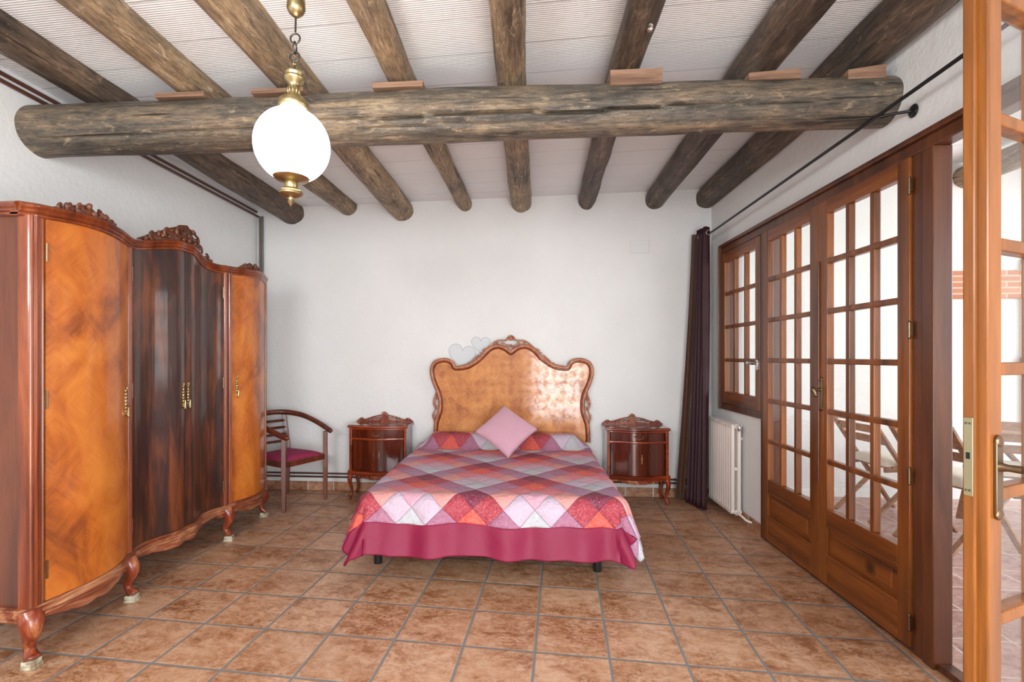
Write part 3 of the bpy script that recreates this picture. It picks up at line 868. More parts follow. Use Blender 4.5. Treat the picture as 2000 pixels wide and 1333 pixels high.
def cabriole(m, x, y, ox, oy, H, r0=0.042, sc=1.0):
    """S-curved leg with an outward foot"""
    pts = []; rs = []
    for k in range(17):
        t = k / 16
        o = 0.030 * math.sin(PI * min(1, t * 1.25)) * (1 - t) * 1.6 - 0.022 * math.sin(PI * t) * t + 0.030 * t ** 6
        o *= sc
        pts.append((x + ox * o, y + oy * o, 0.004 + (H - 0.004) * (1 - t)))
        r = r0 * (1 - 0.62 * min(1, t * 1.25) ** 0.9) + 0.010 * t ** 8
        rs.append(max(r, r0 * 0.36))
    m.tube(pts, rs, 14, 1.0, (1, 0, 0))
    fx, fy = x + ox * 0.024 * sc, y + oy * 0.024 * sc
    m.ball((fx, fy, 0.013), 0.022 * r0 / 0.042, 1.2, 1.0, 0.5)


for (lx, ly, ox, oy, g) in ((-2.135, 2.022, 0.9, -0.5, 'w'), (-2.165, 2.60, 1, 0, 'w'), (-2.165, 3.51, 1, 0, 'w'), (-2.19, 4.045, 0.9, 0.5, 'w'), (WB + 0.05, 2.03, 0.3, -0.6, 'b'), (WB + 0.05, 4.04, 0.3, 0.6, 'b')):
    m = MB(); cabriole(m, 0, 0, ox, oy, 0.178, 0.052 if g == 'w' and ly < 2.1 else 0.044)
    b = m.build('leg', M_legw, WR, loc=(lx, ly, 0.038))
    lab = {2.022: 'whitish block under the nearest front leg of the wardrobe', 2.60: 'whitish block under the second front leg of the wardrobe', 3.51: 'whitish block under the third front leg of the wardrobe', 4.045: 'whitish block under the front leg of the wardrobe next to the armchair'}.get(ly)
    if g == 'w':
        bx = MB(); bx.box(-0.03, 0.03, -0.026, 0.026, 0, 0.014).box(-0.027, 0.027, -0.024, 0.024, 0.014, 0.036)
        b2 = bx.build('furniture_block', M_block, bevel=0.003, smooth=0, loc=(lx + ox * 0.022, ly + oy * 0.022, 0), rz=0.2)
        tag(b2, lab, 'block', 'blocks under the wardrobe legs')
    else:
        bx = MB(); bx.box(-0.03, 0.03, -0.026, 0.026, 0, 0.036)
        b2 = bx.build('foot_pad', M_block, b, smooth=0, loc=(0, 0, -0.036))


def crest(y0, y1, h, zb, seed, name='crest_carving'):
    """pierced carved crest standing on the cornice"""
    rnd = random.Random(seed); m = MB()
    yc = (y0 + y1) / 2; W_ = (y1 - y0) / 2

    def M_(y, z): return Matrix.Translation((wxs(min(max(y, WY0), WY1)) - 0.012, y, z)) @ Matrix.Rotation(PI / 2, 4, 'Z')

    def top(t):
        a = abs(t)
        return h * (1.0 - 0.10 * a if a < 0.2 else 0.80 - 0.35 * (a - 0.2) if a < 0.45 else max(0.12, 0.62 - 0.95 * (a - 0.45)))
    n = 26; rs = []
    for k in range(n + 1):
        t = -1 + 2 * k / n; y = yc + t * W_; x = wxs(y) - 0.018; zz = zb(y); hh = top(t) * 0.9 * (1 + 0.05 * math.sin(k * 2.1))
        rs.append([Vector((x - 0.03, y, zz)), Vector((x, y, zz)), Vector((x + 0.004, y, zz + hh * 0.5)), Vector((x - 0.006, y, zz + hh)), Vector((x - 0.026, y, zz + hh * 0.97))])
    m.rings(rs)
    for k in range(int(18 * W_ / 0.3) + 6):
        t = rnd.uniform(-0.95, 0.95); y = yc + t * W_; zz = zb(y) + rnd.uniform(0.15, 0.85) * top(t)
        leafc(m, 0, 0, rnd.uniform(0.012, 0.026), rnd.uniform(0.008, 0.014), rnd.uniform(0, PI), M_(y, zz), 0.9, 0.004)
    for s_ in (-1, 1):
        for q in (0.28, 0.55, 0.8):
            y = yc + s_ * q * W_; scroll(m, 0, 0, 0.030 * (1.15 - q * 0.6) * h / 0.12 + 0.006, 1.2, PI / 2, -s_, 0.008, M_(y, zb(y) + top(q) * 0.55), 0.006)
    m.build(name, M_carve, WR, smooth=50)


crest(2.77, 3.42, 0.135, lambda y: wzt(y) + 0.058, 1)
crest(2.10, 2.44, 0.060, lambda y: wzt(y) + 0.058, 2)
crest(3.64, 3.88, 0.055, lambda y: wzt(y) + 0.058, 3)

# ------------------------------------------------------------------ bed
BX0, BX1, BY0, BY1, BZ = -0.945, 0.545, 3.03, 4.80, 0.495
bed = thing('bed', (0, 0, 0), 0, 'double bed with a tall orange carved headboard against the white wall', 'bed')
m = MB(); m.box(BX0 + 0.03, BX1 - 0.03, BY0 + 0.05, BY1, 0.28, BZ - 0.02); m.build('mattress', M_canvas, bed, bevel=0.03)
m = MB(); m.box(BX0 + 0.04, BX1 - 0.04, BY0 + 0.06, BY1, 0.20, 0.28); m.build('base', M_black, bed, bevel=0.01)
for x, y in ((-0.965 + 0.02, 3.20), (0.455, 3.185), (-0.9, 4.6), (0.5, 4.6)):
    m = MB(); m.lathe([(0.026, 0), (0.028, 0.01), (0.028, 0.21)], (x, y, 0), 20); m.build('leg', M_black, bed)

# headboard outline traced on its own plane (real metres)


def hp_(px, py, Y=4.845):
    a = (px - PPX) / FPX; c, s = math.cos(YAW), math.sin(YAW)
    # ray = W + R a
    dx, dy = -s + c * a, c + s * a; t = Y / dy
    return (dx * t, CAM_H + (PPY - py) / FPX * t)


def zc7(x, y): return (820 + x / 5.128, 640 + y / 5.128)


HL = [(152, 1130), (152, 1060), (160, 960), (178, 900), (198, 840), (205, 780), (200, 710), (180, 640), (150, 570), (128, 505), (118, 440), (126, 390), (152, 350), (200, 327), (255, 322), (305, 335), (335, 362), (352, 398),
      (385, 402), (440, 396), (500, 378), (560, 340), (610, 300), (660, 245), (710, 205), (760, 186), (810, 188), (860, 210), (890, 232), (912, 250)]


def catmull(P, n=5):
    out = []
    for i in range(len(P) - 1):
        p0 = P[max(i - 1, 0)]; p1 = P[i]; p2 = P[i + 1]; p3 = P[min(i + 2, len(P) - 1)]
        for k in range(n):
            t = k / n
            out.append(tuple(0.5 * ((2 * b) + (-a + c) * t + (2 * a - 5 * b + 4 * c - d) * t * t + (-a + 3 * b - 3 * c + d) * t ** 3) for a, b, c, d in zip(p0, p1, p2, p3)))
    out.append(P[-1]); return out


half = [hp_(*zc7(x, y)) for x, y in HL]
xc = half[-1][0]
hs = catmull(half, 4)
outl = hs + [(2 * xc - x, z) for x, z in hs[::-1][1:]]
HY = 4.84
m = MB(); m.prism(outl, 'y', HY, HY + 0.03); m.build('headboard_panel', M_head, bed, smooth=0)
# raised frame moulding
m = MB(); m.tube([(x, HY - 0.004, z) for x, z in outl], 0.017, 8, 1.0, (0, 1, 0)); m.build('headboard_frame', M_hframe, bed, smooth=60)
m = MB()
inn = []
cxm = xc; N_ = len(outl)
for i, (x, z) in enumerate(outl):
    a = Vector(outl[min(i + 1, N_ - 1)]) - Vector(outl[max(i - 1, 0)]); a = Vector((a.y, -a.x)); a.normalize(); inn.append((x + a.x * 0.024, z + a.y * 0.024))
m.tube([(x, HY - 0.001, z) for x, z in inn], 0.006, 6, 1.0, (0, 1, 0)); m.build('headboard_bead', M_nsred, bed, smooth=60)
# pierced crest and side carvings
m = MB(); I = Matrix.Translation((0, HY + 0.002, 0)); rnd = random.Random(5)


def hz(px, py): return hp_(*zc7(px, py))


for s_ in (-1, 1):
    def q(px, py):
        x, z = hz(px, py); return (x if s_ < 0 else 2 * xc - x, z)
    for (px, py, r, st) in ((880, 190, .020, 0), (835, 165, .020, 2), (785, 160, .018, 1), (740, 178, .016, 0), (700, 205, .013, 1), (655, 232, .012, 0), (620, 262, .011, 2), (575, 305, .013, 0), (540, 338, .011, 1), (500, 362, .010, 0), (455, 382, .009, 1), (410, 392, .008, 0)):
        u, v = q(px, py); scroll(m, u, v, r, 1.2, st * 2.0, -s_, 0.0055, I, 0.006)
        leafc(m, u + 0.01 * s_, v + 0.006, r * 0.8, 0.006, rnd.uniform(0, PI), I, 0.9, 0.006)
    # upper rim of the crest
    rim = [q(*p) for p in ((912, 82), (885, 98), (860, 130), (800, 130), (750, 148), (712, 180), (672, 210), (640, 222), (630, 240))]
    m.tube([(x, HY - 0.002, z) for x, z in catmull(rim, 3)], 0.008, 7)
    rim = [q(*p) for p in ((600, 275), (575, 285), (540, 322), (510, 350), (470, 372), (400, 385))]
    m.tube([(x, HY - 0.002, z) for x, z in catmull(rim, 3)], 0.006, 7)
    mk, m = m, MB()
    for (px, py, r, st) in ((168, 690, .014, 0), (150, 740, .015, 1), (165, 790, .013, 2), (140, 870, .012, 0), (150, 920, .010, 1), (165, 650, .010, 1)):
        u, v = q(px, py); scroll(m, u, v, r, 1.3, st * 2.0, s_, 0.0055, I, 0.004); leafc(m, u, v - 0.02, 0.008, 0.016, 0.2, I, 0.9, 0.004)
    rim = [q(*p) for p in ((175, 640), (150, 700), (138, 760), (158, 820), (140, 860), (132, 890), (150, 950), (150, 1050))]
    m.tube([(x, HY - 0.002, z) for x, z in catmull(rim, 3)], 0.007, 7)
    m.build('side_carving', M_hframe, bed, smooth=60); m = mk
u, v = hz(912, 120)
for a in (-1.1, -0.55, 0, 0.55, 1.1): leafc(m, u + 0.020 * math.sin(a), v + 0.014 * math.cos(a) - 0.004, 0.024, 0.009, PI / 2 - a, I, 1.0, 0.008)
u, v = hz(912, 175)
for a in (-0.8, 0, 0.8): leafc(m, u + 0.02 * math.sin(a), v - 0.012 * math.cos(a), 0.022, 0.006, PI / 2 + a, I, 1.0, 0.008)
m.build('crest_carving', M_hframe, bed, smooth=60)

# quilt ---------------------------------------------------------------
SA, SB = 0.27, 0.365     # side and foot hang
PITCH = 0.194


def drape(s, t):
    """s across, t along (distance from the pillow end toward the foot), metres of cloth"""
    Wd = BX1 - BX0; Ld = BY1 - BY0 + 0.0
    a = max(0, -s, s - Wd); sg = -1 if s < 0 else 1
    b = max(0, t - Ld)
    x = BX0 + min(max(s, 0), Wd); y = BY1 - min(max(t, 0), Ld); z = BZ
    # bolster and pillows under the quilt
    yy = BY1 - t
    pil = math.exp(-((yy - 4.70) / 0.13) ** 4)
    pil *= 0.115 * (1 - 0.12 * math.exp(-((x + 0.2) / 0.12) ** 2))
    edge = min(1, (x - BX0 + 0.02) / 0.12, (BX1 + 0.02 - x) / 0.12) if a == 0 else 0.17
    z += pil * max(edge, 0.17)
    z -= 0.012 * math.exp(-((yy - 4.50) / 0.03) ** 2)
    # puffs
    z += 0.008 * noise.noise(Vector((x * 3.1, yy * 3.1, 0))) + 0.004 * noise.noise(Vector((x * 11, yy * 9, 4)))
    d = math.hypot(a, b)
    if d > 0:
        phi = math.atan2(b, a) if a or b else 0       # 0 = pure side, pi/2 = pure foot
        cor = math.sin(2 * phi)
        near = min(1, max(0, (t - 0.2) / 1.0)); th = (0.12 + 0.14 * near) * (1 - cor ** 2) + 0.36 * cor ** 2
        if b > 0 and a == 0: th = 0.30
        r0 = 0.055
        arc = r0 * (PI / 2 - th)
        if d < arc: ang = d / r0; ox, dz = r0 * math.sin(ang), r0 * (1 - math.cos(ang))
        else:
            ang = PI / 2 - th; ox = r0 * math.sin(ang) + (d - arc) * math.sin(th); dz = r0 * (1 - math.cos(ang)) + (d - arc) * math.cos(th)
        per = (s if b > 0 and a == 0 else t) * 9 + phi * 3
        k = min(1, d / 0.25)
        ox += (0.018 * math.sin(per * 1.7) + 0.012 * math.sin(per * 3.1 + 1) + 0.02 * noise.noise(Vector((s * 4, t * 4, 9)))) * k
        dz += 0.008 * math.sin(per * 1.1) * k
        x += sg * ox * math.cos(phi) if a > 0 else 0
        y -= ox * math.sin(phi) if b > 0 else 0
        z -= dz
    return Vector((x, y, max(z, 0.012)))


def quilt_part(name, s0, s1, t0, t1, ns, nt, mat, parent=None):
    bm = bmesh.new(); uvl = bm.loops.layers.uv.new('UVMap'); V = {}
    for i in range(ns + 1):
        for j in range(nt + 1):
            s = s0 + (s1 - s0) * i / ns; t = t0 + (t1 - t0) * j / nt
            V[i, j] = bm.verts.new(drape(s, t))
    SC = 0.735 / 4
    for i in range(ns):
        for j in range(nt):
            f = bm.faces.new((V[i, j], V[i, j + 1], V[i + 1, j + 1], V[i + 1, j])); f.smooth = True
            for lp_, (ii, jj) in zip(f.loops, ((i, j), (i, j + 1), (i + 1, j + 1), (i + 1, j))):
                s = s0 + (s1 - s0) * ii / ns; t = t0 + (t1 - t0) * jj / nt
                X = BX0 + s; dd = BY1 - BY0 - t; sm = min(1, max(0, (dd - 1.40) / 0.09))
                Tt = -(dd if dd < 0 else 0.92 * dd + 0.27 * sm) - 0.185
                lp_[uvl].uv = ((X + 0.305) / SC, (-Tt) / SC)
    me = bpy.data.meshes.new(name); bm.to_mesh(me); bm.free(); me.materials.append(mat)
    o = bpy.data.objects.new(name, me); C.objects.link(o)
    if parent: o.parent = parent
    md = o.modifiers.new('thick', 'SOLIDIFY'); md.thickness = 0.014; md.offset = 1
    return o


LT_ = BY1 - BY0
qm = quilt_part('quilt', -SA, (BX1 - BX0) + SA, 0.0, LT_ + 0.185, 150, 150, M_quilt)
tag(qm, 'patchwork quilt of pink, red and white diamonds spread over the bed', 'quilt')
quilt_part('quilt_border', -SA, (BX1 - BX0) + 0.16, LT_ + 0.185, LT_ + SB, 150, 22, M_border, qm)['label'] = 'plain raspberry satin border'
quilt_part('quilt_corner', (BX1 - BX0) + 0.16, (BX1 - BX0) + SA, LT_ + 0.185, LT_ + 0.27, 14, 14, M_quilt, qm)

# cushion --------------------------------------------------------------
bm = bmesh.new(); n = 24; VT = {}; hw = 0.196
for side in (1, -1):
    for i in range(n + 1):
        for j in range(n + 1):
            u = -1 + 2 * i / n; v = -1 + 2 * j / n
            e = max(0, (1 - u * u) * (1 - v * v)) ** 0.45
            pin = 1 - 0.07 * (1 - abs(u) ** 2) * (abs(v)) ** 4; pin2 = 1 - 0.07 * (1 - abs(v) ** 2) * abs(u) ** 4
            if side == -1 and (i in (0, n) or j in (0, n)): VT[side, i, j] = VT[1, i, j]; continue
            VT[side, i, j] = bm.verts.new((u * hw * pin2, v * hw * pin, side * 0.062 * e + 0.003 * noise.noise(Vector((u * 3, v * 3, side)))))
    for i in range(n):
        for j in range(n):
            f = bm.faces.new((VT[side, i, j], VT[side, i + 1, j], VT[side, i + 1, j + 1], VT[side, i, j + 1])); f.smooth = True
bmesh.ops.recalc_face_normals(bm, faces=bm.faces)
me = bpy.data.meshes.new('cushion'); bm.to_mesh(me); bm.free(); me.materials.append(M_cushion)
cu = bpy.data.objects.new('cushion', me); C.objects.link(cu)
cu.matrix_world = Matrix.Translation((-0.155, 4.315, 0.705)) @ Matrix.Rotation(0.04, 4, 'Z') @ Matrix.Rotation(math.radians(47), 4, 'X') @ Matrix.Rotation(PI / 4 + 0.06, 4, 'Z')
tag(cu, 'small plain pink square cushion standing on its corner on the quilt', 'cushion')

# ------------------------------------------------------------------ nightstands
NW, ND = 0.575, 0.275


def nfront(u):  # serpentine front, u in -1..1, returns y (negative = toward the room)
    return -ND - 0.028 * math.cos(u * PI / 2) ** 2 * (1.0) - 0.012 * math.cos(u * PI) + 0.012


def nsweep(m, hw_, prof, y_off=0.0, n=28):
    rs = []
    for k in range(n + 1):
        u = -1 + 2 * k / n; y = nfront(u) + y_off
        rs.append([Vector((u * hw_, y - dy, z)) for dy, z in prof])
    m.rings(rs)


def nightstand(loc, label, glass=False):
    r = thing('nightstand', loc, 0, label, 'nightstand', 'nightstands beside the bed')
    hw_ = NW / 2
    m = MB(); m.box(-hw_ + 0.016, -hw_ + 0.032, -ND + 0.02, -0.005, 0.25, 0.665).box(hw_ - 0.032, hw_ - 0.016, -ND + 0.02, -0.005, 0.25, 0.665).box(-hw_ + 0.02, hw_ - 0.02, -0.018, -0.005, 0.25, 0.665).box(-hw_ + 0.02, hw_ - 0.02, -ND + 0.03, -0.005, 0.25, 0.262)
    m.build('carcass', M_ns, r, bevel=0.002, smooth=0)
    m = MB()
    rs = []
    for k in range(29):
        u = -1 + 2 * k / 28; y = nfront(u) - 0.018
        rs.append([Vector((u * hw_, 0, 0.668)), Vector((u * hw_, y + 0.008, 0.668)), Vector((u * hw_, y, 0.674)), Vector((u * hw_, y, 0.684)), Vector((u * hw_, y + 0.01, 0.690)), Vector((u * hw_, 0, 0.690))])
    m.rings(rs); m.build('top', M_nsred, r, smooth=40)
    m = MB(); rs = []
    for k in range(29):
        u = -1 + 2 * k / 28; y = nfront(u) - 0.006
        rs.append([Vector((u * (hw_ - 0.008), -0.012, 0.6902)), Vector((u * (hw_ - 0.008), y, 0.6902)), Vector((u * (hw_ - 0.008), y, 0.6945)), Vector((u * (hw_ - 0.008), -0.012, 0.6945))])
    m.rings(rs); m.build('top_panel', M_ns, r, smooth=40)
    # front frame rails and stiles
    m = MB()
    nsweep(m, hw_ - 0.018, [(-0.012, 0.650), (0.004, 0.650), (0.004, 0.668), (-0.012, 0.668)])
    nsweep(m, hw_ - 0.018, [(-0.012, 0.555), (0.006, 0.555), (0.008, 0.565), (0.006, 0.575), (-0.012, 0.575)])
    for s_ in (-1, 1):
        m.bar((s_ * (hw_ - 0.028), nfront(0.92) + 0.004, 0.25), (s_ * (hw_ - 0.028), nfront(0.92) + 0.004, 0.668), 0.028, 0.026, (1, 0, 0))
    m.build('front_frame', M_nsred, r, bevel=0.003, smooth=40)
    m = MB(); nsweep(m, hw_, [(-0.01, 0.225), (0.004, 0.225), (0.014, 0.232), (0.016, 0.244), (0.006, 0.252), (0.008, 0.262), (-0.01, 0.266)])
    for s_ in (-1, 1): m.bar((s_ * (hw_ - 0.01), -0.005, 0.245), (s_ * (hw_ - 0.01), nfront(1), 0.245), 0.02, 0.04)
    m.build('base_moulding', M_nsred, r, smooth=50)
    m = MB(); rs = []
    for k in range(41):
        u = -1 + 2 * k / 40; y = nfront(u * .9); dz = 0.004 + 0.024 * math.cos(u * PI / 2) ** 2 + 0.012 * abs(math.sin(u * 3 * PI))
        rs.append([Vector((u * (hw_ - 0.05), y - 0.004, 0.228 - dz)), Vector((u * (hw_ - 0.05), y + 0.010, 0.228 - dz)), Vector((u * (hw_ - 0.05), y + 0.010, 0.23)), Vector((u * (hw_ - 0.05), y - 0.004, 0.23))])
    m.rings(rs)
    for k in range(-5, 6): leafc(m, k * 0.034, 0.212 - 0.012 * math.cos(k * 0.28), 0.016, 0.008, 0.5 * (1 if k > 0 else -1), Matrix.Translation((0, nfront(k / 8) - 0.006, 0)), 0.8)
    m.build('apron', M_legw, r, smooth=50)
    # drawer and doors
    m = MB(); rs = []
    for k in range(25):
        u = -0.885 + 1.77 * k / 24; y = nfront(u); x = u * (hw_ - 0.018)
        rs.append([Vector((x, y + 0.012, 0.577)), Vector((x, y - 0.001, 0.577)), Vector((x, y - 0.001, 0.648)), Vector((x, y + 0.012, 0.648))])
    m.rings(rs); dr = m.build('drawer', M_ns, r, smooth=40)
    m = MB(); y = nfront(0) - 0.004
    m.tube([(-0.035, y, 0.622), (-0.035, y - 0.012, 0.618), (-0.028, y - 0.014, 0.604), (0, y - 0.016, 0.600), (0.028, y - 0.014, 0.604), (0.035, y - 0.012, 0.618), (0.035, y, 0.622)], 0.0032, 7)
    m.ball((-0.035, y, 0.622), 0.007); m.ball((0.035, y, 0.622), 0.007); m.build('pull', M_bronze, dr)
    for s_ in (-1, 1):
        m = MB(); rs = []
        for k in range(17):
            u = s_ * (0.006 + (0.885 - 0.006) * k / 16); y = nfront(u); x = u * (hw_ - 0.018)
            rs.append([Vector((x, y + 0.012, 0.268)), Vector((x, y - 0.001, 0.268)), Vector((x, y - 0.001, 0.553)), Vector((x, y + 0.012, 0.553))])
        m.rings(rs); d = m.build('door', M_ns, r, smooth=40)
        m = MB(); x = s_ * 0.026; y = nfront(0.1) - 0.004
        for k in range(5): m.ball((x, y, 0.455 - 0.018 * k), 0.007 - 0.0012 * abs(k - 2), 1, 0.5, 1.3)
        m.build('escutcheon', M_bronze if s_ < 0 else M_brass, d)
    for sx in (-1, 1):
        for sy in (0, 1):
            m = MB(); cabriole(m, 0, 0, sx * 0.9, -0.7 if sy else 0.3, 0.232, 0.027, 0.62)
            m.build('leg', M_nsred, r, loc=(sx * (hw_ - 0.032), (nfront(1) + 0.012) if sy else -0.045, 0.006))
    # carved crest board
    m = MB()
    pr = [(-0.272, 0.69), (-0.28, 0.702), (-0.262, 0.712), (-0.245, 0.728), (-0.225, 0.732), (-0.205, 0.716), (-0.16, 0.728), (-0.11, 0.744), (-0.07, 0.754), (-0.035, 0.758), (-0.02, 0.776), (0, 0.792)]
    pr2 = pr + [(-x, z) for x, z in pr[::-1][1:]]
    m.prism([(x, 0.69 + (z - 0.69) * (0.42 if abs(x) > 0.02 and abs(x) < 0.2 else 0.8)) for x, z in pr2], 'y', -0.022, -0.010)
    m.tube([(x, -0.016, z) for x, z in pr2], 0.0055, 7)
    I2 = Matrix.Translation((0, -0.024, 0))
    for s_ in (-1, 1):
        for (u, v, rr) in ((0.045, 0.738, 0.017), (0.085, 0.735, 0.014), (0.125, 0.727, 0.013), (0.165, 0.718, 0.011), (0.232, 0.717, 0.012)):
            scroll(m, s_ * u, v, rr, 1.3, 0.5, s_, 0.0045, I2, 0.003); leafc(m, s_ * (u + 0.02), v - 0.004, 0.012, 0.005, 0.4 * s_, I2, 0.9, 0.002)
    for a in (-0.9, -0.4, 0, 0.4, 0.9): leafc(m, 0.014 * math.sin(a), 0.772 + 0.010 * math.cos(a), 0.015, 0.006, PI / 2 - a, I2, 0.9, 0.004)
    m.box(-0.275, 0.275, -0.034, -0.008, 0.690, 0.700)
    m.build('crest', M_legw, r, smooth=50)
    return r


nightstand((1.022, 4.885, 0), 'dark mahogany nightstand right of the bed beside the curtain')
nightstand((-1.372, 4.885, 0), 'dark mahogany nightstand left of the bed beside the armchair')

# ------------------------------------------------------------------ armchair
ang = math.atan2(-0.42, 0.908)
ac = thing('armchair', (-2.17, 4.475, 0), ang, 'mahogany armchair with curved arms and magenta seat between wardrobe and nightstand', 'armchair')
# local x = forward, local y = left; half depth .25, half width .235
fx, fy = 0.235, 0.232
for s_ in (-1, 1):
    m = MB(); m.tube([(fx, s_ * fy, 0), (fx, s_ * fy, 0.3), (fx, s_ * fy, 0.64)], [0.020, 0.026, 0.024], 4, 1.2); m.build('leg', M_chair, ac, smooth=0, bevel=0.003)
    m = MB(); m.tube([(-fx - 0.02, s_ * (fy - 0.03), 0), (-fx + 0.0, s_ * (fy - 0.03), 0.43), (-fx - 0.055, s_ * (fy - 0.035), 0.78)], [0.020, 0.026, 0.022], 4, 1.2); m.build('leg', M_chair, ac, smooth=0, bevel=0.003)
m = MB()
pts = [(fx + 0.055, -fy - 0.012, 0.645), (fx - 0.02, -fy - 0.03, 0.665), (0.06, -fy - 0.045, 0.715), (-0.10, -fy - 0.03, 0.765), (-0.22, -fy + 0.03, 0.792), (-0.295, -0.12, 0.80), (-0.315, 0, 0.80)]
pts = catmull(pts, 5); pts = pts + [(x, -y, z) for x, y, z in pts[::-1][1:]]
m.tube(pts, [0.026] * len(pts), 8, 0.72); m.ball(pts[0], 0.021, 1, 1, 0.8); m.ball(pts[-1], 0.021, 1, 1, 0.8)
m.build('arm_rail', M_chair, ac, smooth=50)
for z in (0.52, 0.585, 0.65, 0.715):
    m = MB(); f = (z - 0.43) / 0.35; xx = -fx - 0.055 * f
    m.tube([(xx, -fy + 0.04, z), (xx - 0.035, 0, z), (xx, fy - 0.04, z)], [0.014] * 3, 4, 1.5); m.build('back_slat', M_chair, ac, smooth=0, bevel=0.003)
m = MB(); m.bar((-fx, fy - 0.03, 0.405), (fx, fy, 0.405), 0.022, 0.05).bar((-fx, -fy + 0.03, 0.405), (fx, -fy, 0.405), 0.022, 0.05).bar((fx, -fy, 0.405), (fx, fy, 0.405), 0.022, 0.05).bar((-fx, -fy + 0.03, 0.405), (-fx, fy - 0.03, 0.405), 0.022, 0.05)
m.build('seat_frame', M_chair, ac, bevel=0.003, smooth=0)
m = MB(); nn = 20; rs = []
for i in range(nn + 1):
    u = -1 + 2 * i / nn; ring = []
    hwid = 0.205 + 0.018 * (u + 1) / 2; X = u * 0.225
    for j in range(nn + 1):
        v = -1 + 2 * j / nn; ring.append(Vector((X, v * hwid, 0.425 + 0.042 * max(0, (1 - u ** 4) * (1 - v ** 4)) ** 0.5)))
    ring += [Vector((X, hwid, 0.418)), Vector((X, -hwid, 0.418))]
    rs.append(ring)
m.rings(rs); m.build('seat_cushion', M_seat, ac, smooth=60)

# ------------------------------------------------------------------ globe lamp
LX, LY = -0.905, 1.945
lamp = thing('pendant_lamp', (LX, LY, 2.87), 0, 'brass pendant lamp with a lit white glass globe hanging on a chain', 'ceiling lamp')
lamp.rotation_euler = (0, math.radians(1.6), 0)


def zl(py): return 1.341 + (696.3 - py) * 0.002037 - 2.87


m = MB(); m.lathe([(0.001, 0.02), (0.062, 0.018), (0.060, -0.01), (0.045, -0.05), (0.036, -0.075), (0.030, -0.085), (0.034, -0.105), (0.036, zl(15)), (0.028, zl(23)), (0.012, zl(30)), (0.001, zl(31))][::-1], n=28); m.build('canopy', M_brass, lamp)
m = MB(); m.tube([(0, 0, zl(27)), (0, 0, zl(60))], 0.004, 8); m.build('rod', M_darkmetal, lamp)
for py, rot in ((73, 0), (91, 1), (109, 0)):
    m = MB(); Mx = Matrix.Rotation(PI / 2, 4, 'X') if rot == 0 else Matrix.Rotation(PI / 2, 4, 'Z') @ Matrix.Rotation(PI / 2, 4, 'X')
    m.torus((0, 0, zl(py)), 0.0195, 0.0036, (Matrix.Diagonal((1, 1, 1, 1)) if rot == 0 else Matrix.Diagonal((1, 0.7, 1.15, 1))) @ Mx, 22, 8)
    m.build('chain_link', M_darkmetal, lamp)
m = MB(); m.torus((0, 0, zl(123)), 0.009, 0.003, Matrix.Rotation(PI / 2, 4, 'Y'), 14, 6)
m.lathe([(0.001, zl(126)), (0.009, zl(128)), (0.013, zl(134)), (0.030, zl(138)), (0.038, zl(143)), (0.034, zl(148)), (0.040, zl(152)), (0.036, zl(158)), (0.024, zl(162)), (0.022, zl(168)), (0.022, zl(184)), (0.026, zl(188)), (0.044, zl(191)), (0.056, zl(197)), (0.060, zl(203)), (0.058, zl(208)), (0.05, zl(214)), (0.02, zl(216))], n=32)
for k in range(10):
    a = 2 * PI * k / 10; m.ball((0.022 * math.cos(a), 0.022 * math.sin(a), zl(176)), 0.007, 0.8, 0.8, 2.0, 8, 6)
m.build('fitter', M_brass, lamp, smooth=50)
GR = 0.1455; gz = zl(283)
prof = []
for k in range(33):
    a = -PI / 2 + 0.36 + (PI - 0.36 - 0.36) * k / 32; prof.append((GR * math.cos(a), gz + GR * math.sin(a)))
m = MB(); m.lathe(prof, n=48); m.build('globe', M_globe, lamp, smooth=60)
m = MB(); m.lathe([(0.066, zl(344)), (0.070, zl(346)), (0.060, zl(351)), (0.030, zl(354)), (0.024, zl(356)), (0.026, zl(360)), (0.022, zl(366)), (0.036, zl(369)), (0.046, zl(374)), (0.045, zl(379)), (0.030, zl(384)), (0.012, zl(386)), (0.010, zl(390)), (0.013, zl(393)), (0.006, zl(398)), (0.001, zl(402))][::-1], n=32); m.build('finial', M_brass, lamp, smooth=50)

# ------------------------------------------------------------------ radiator
RX = 1.665
rad = thing('radiator', (RX, 0, 0), 0, 'cream cast-iron column radiator under the small window', 'radiator')
ry0, ry1, nsec = 4.175, 4.70, 11
pit = (ry1 - ry0) / nsec
for k in range(nsec):
    y = ry0 + pit * (k + 0.5); m = MB()
    for xx in (0.012, 0.062):
        m.tube([(xx, y, 0.075), (xx, y, 0.10), (xx, y, 0.76), (xx, y, 0.785)], [0.012, 0.0155, 0.0155, 0.012], 10, 1.3, (1, 0, 0))
    m.tube([(-0.004, y, 0.775), (0.078, y, 0.775)], [0.019, 0.019], 10, 1.0); m.tube([(-0.004, y, 0.085), (0.078, y, 0.085)], [0.019, 0.019], 10, 1.0)
    m.ball((0.037, y, 0.43), 0.016); m.build('section', M_rad, rad, smooth=50)
for z in (0.775, 0.085):
    m = MB(); m.tube([(0.037, ry0 - 0.006, z), (0.037, ry1 + 0.006, z)], 0.021, 16)
    m.torus((0.037, ry0 - 0.008, z), 0.015, 0.004, Matrix.Rotation(PI / 2, 4, 'X'), 16, 6)
    m.build('header', M_rad, rad, smooth=50)
m = MB(); m.tube([(0.037, ry0 - 0.01, 0.775), (0.037, ry0 - 0.045, 0.775)], 0.008, 8); m.lathe([(0.010, -0.03), (0.014, -0.01), (0.014, 0.012), (0.006, 0.022)], (0.037, ry0 - 0.05, 0.775), 12); m.build('valve', M_chrome, rad)
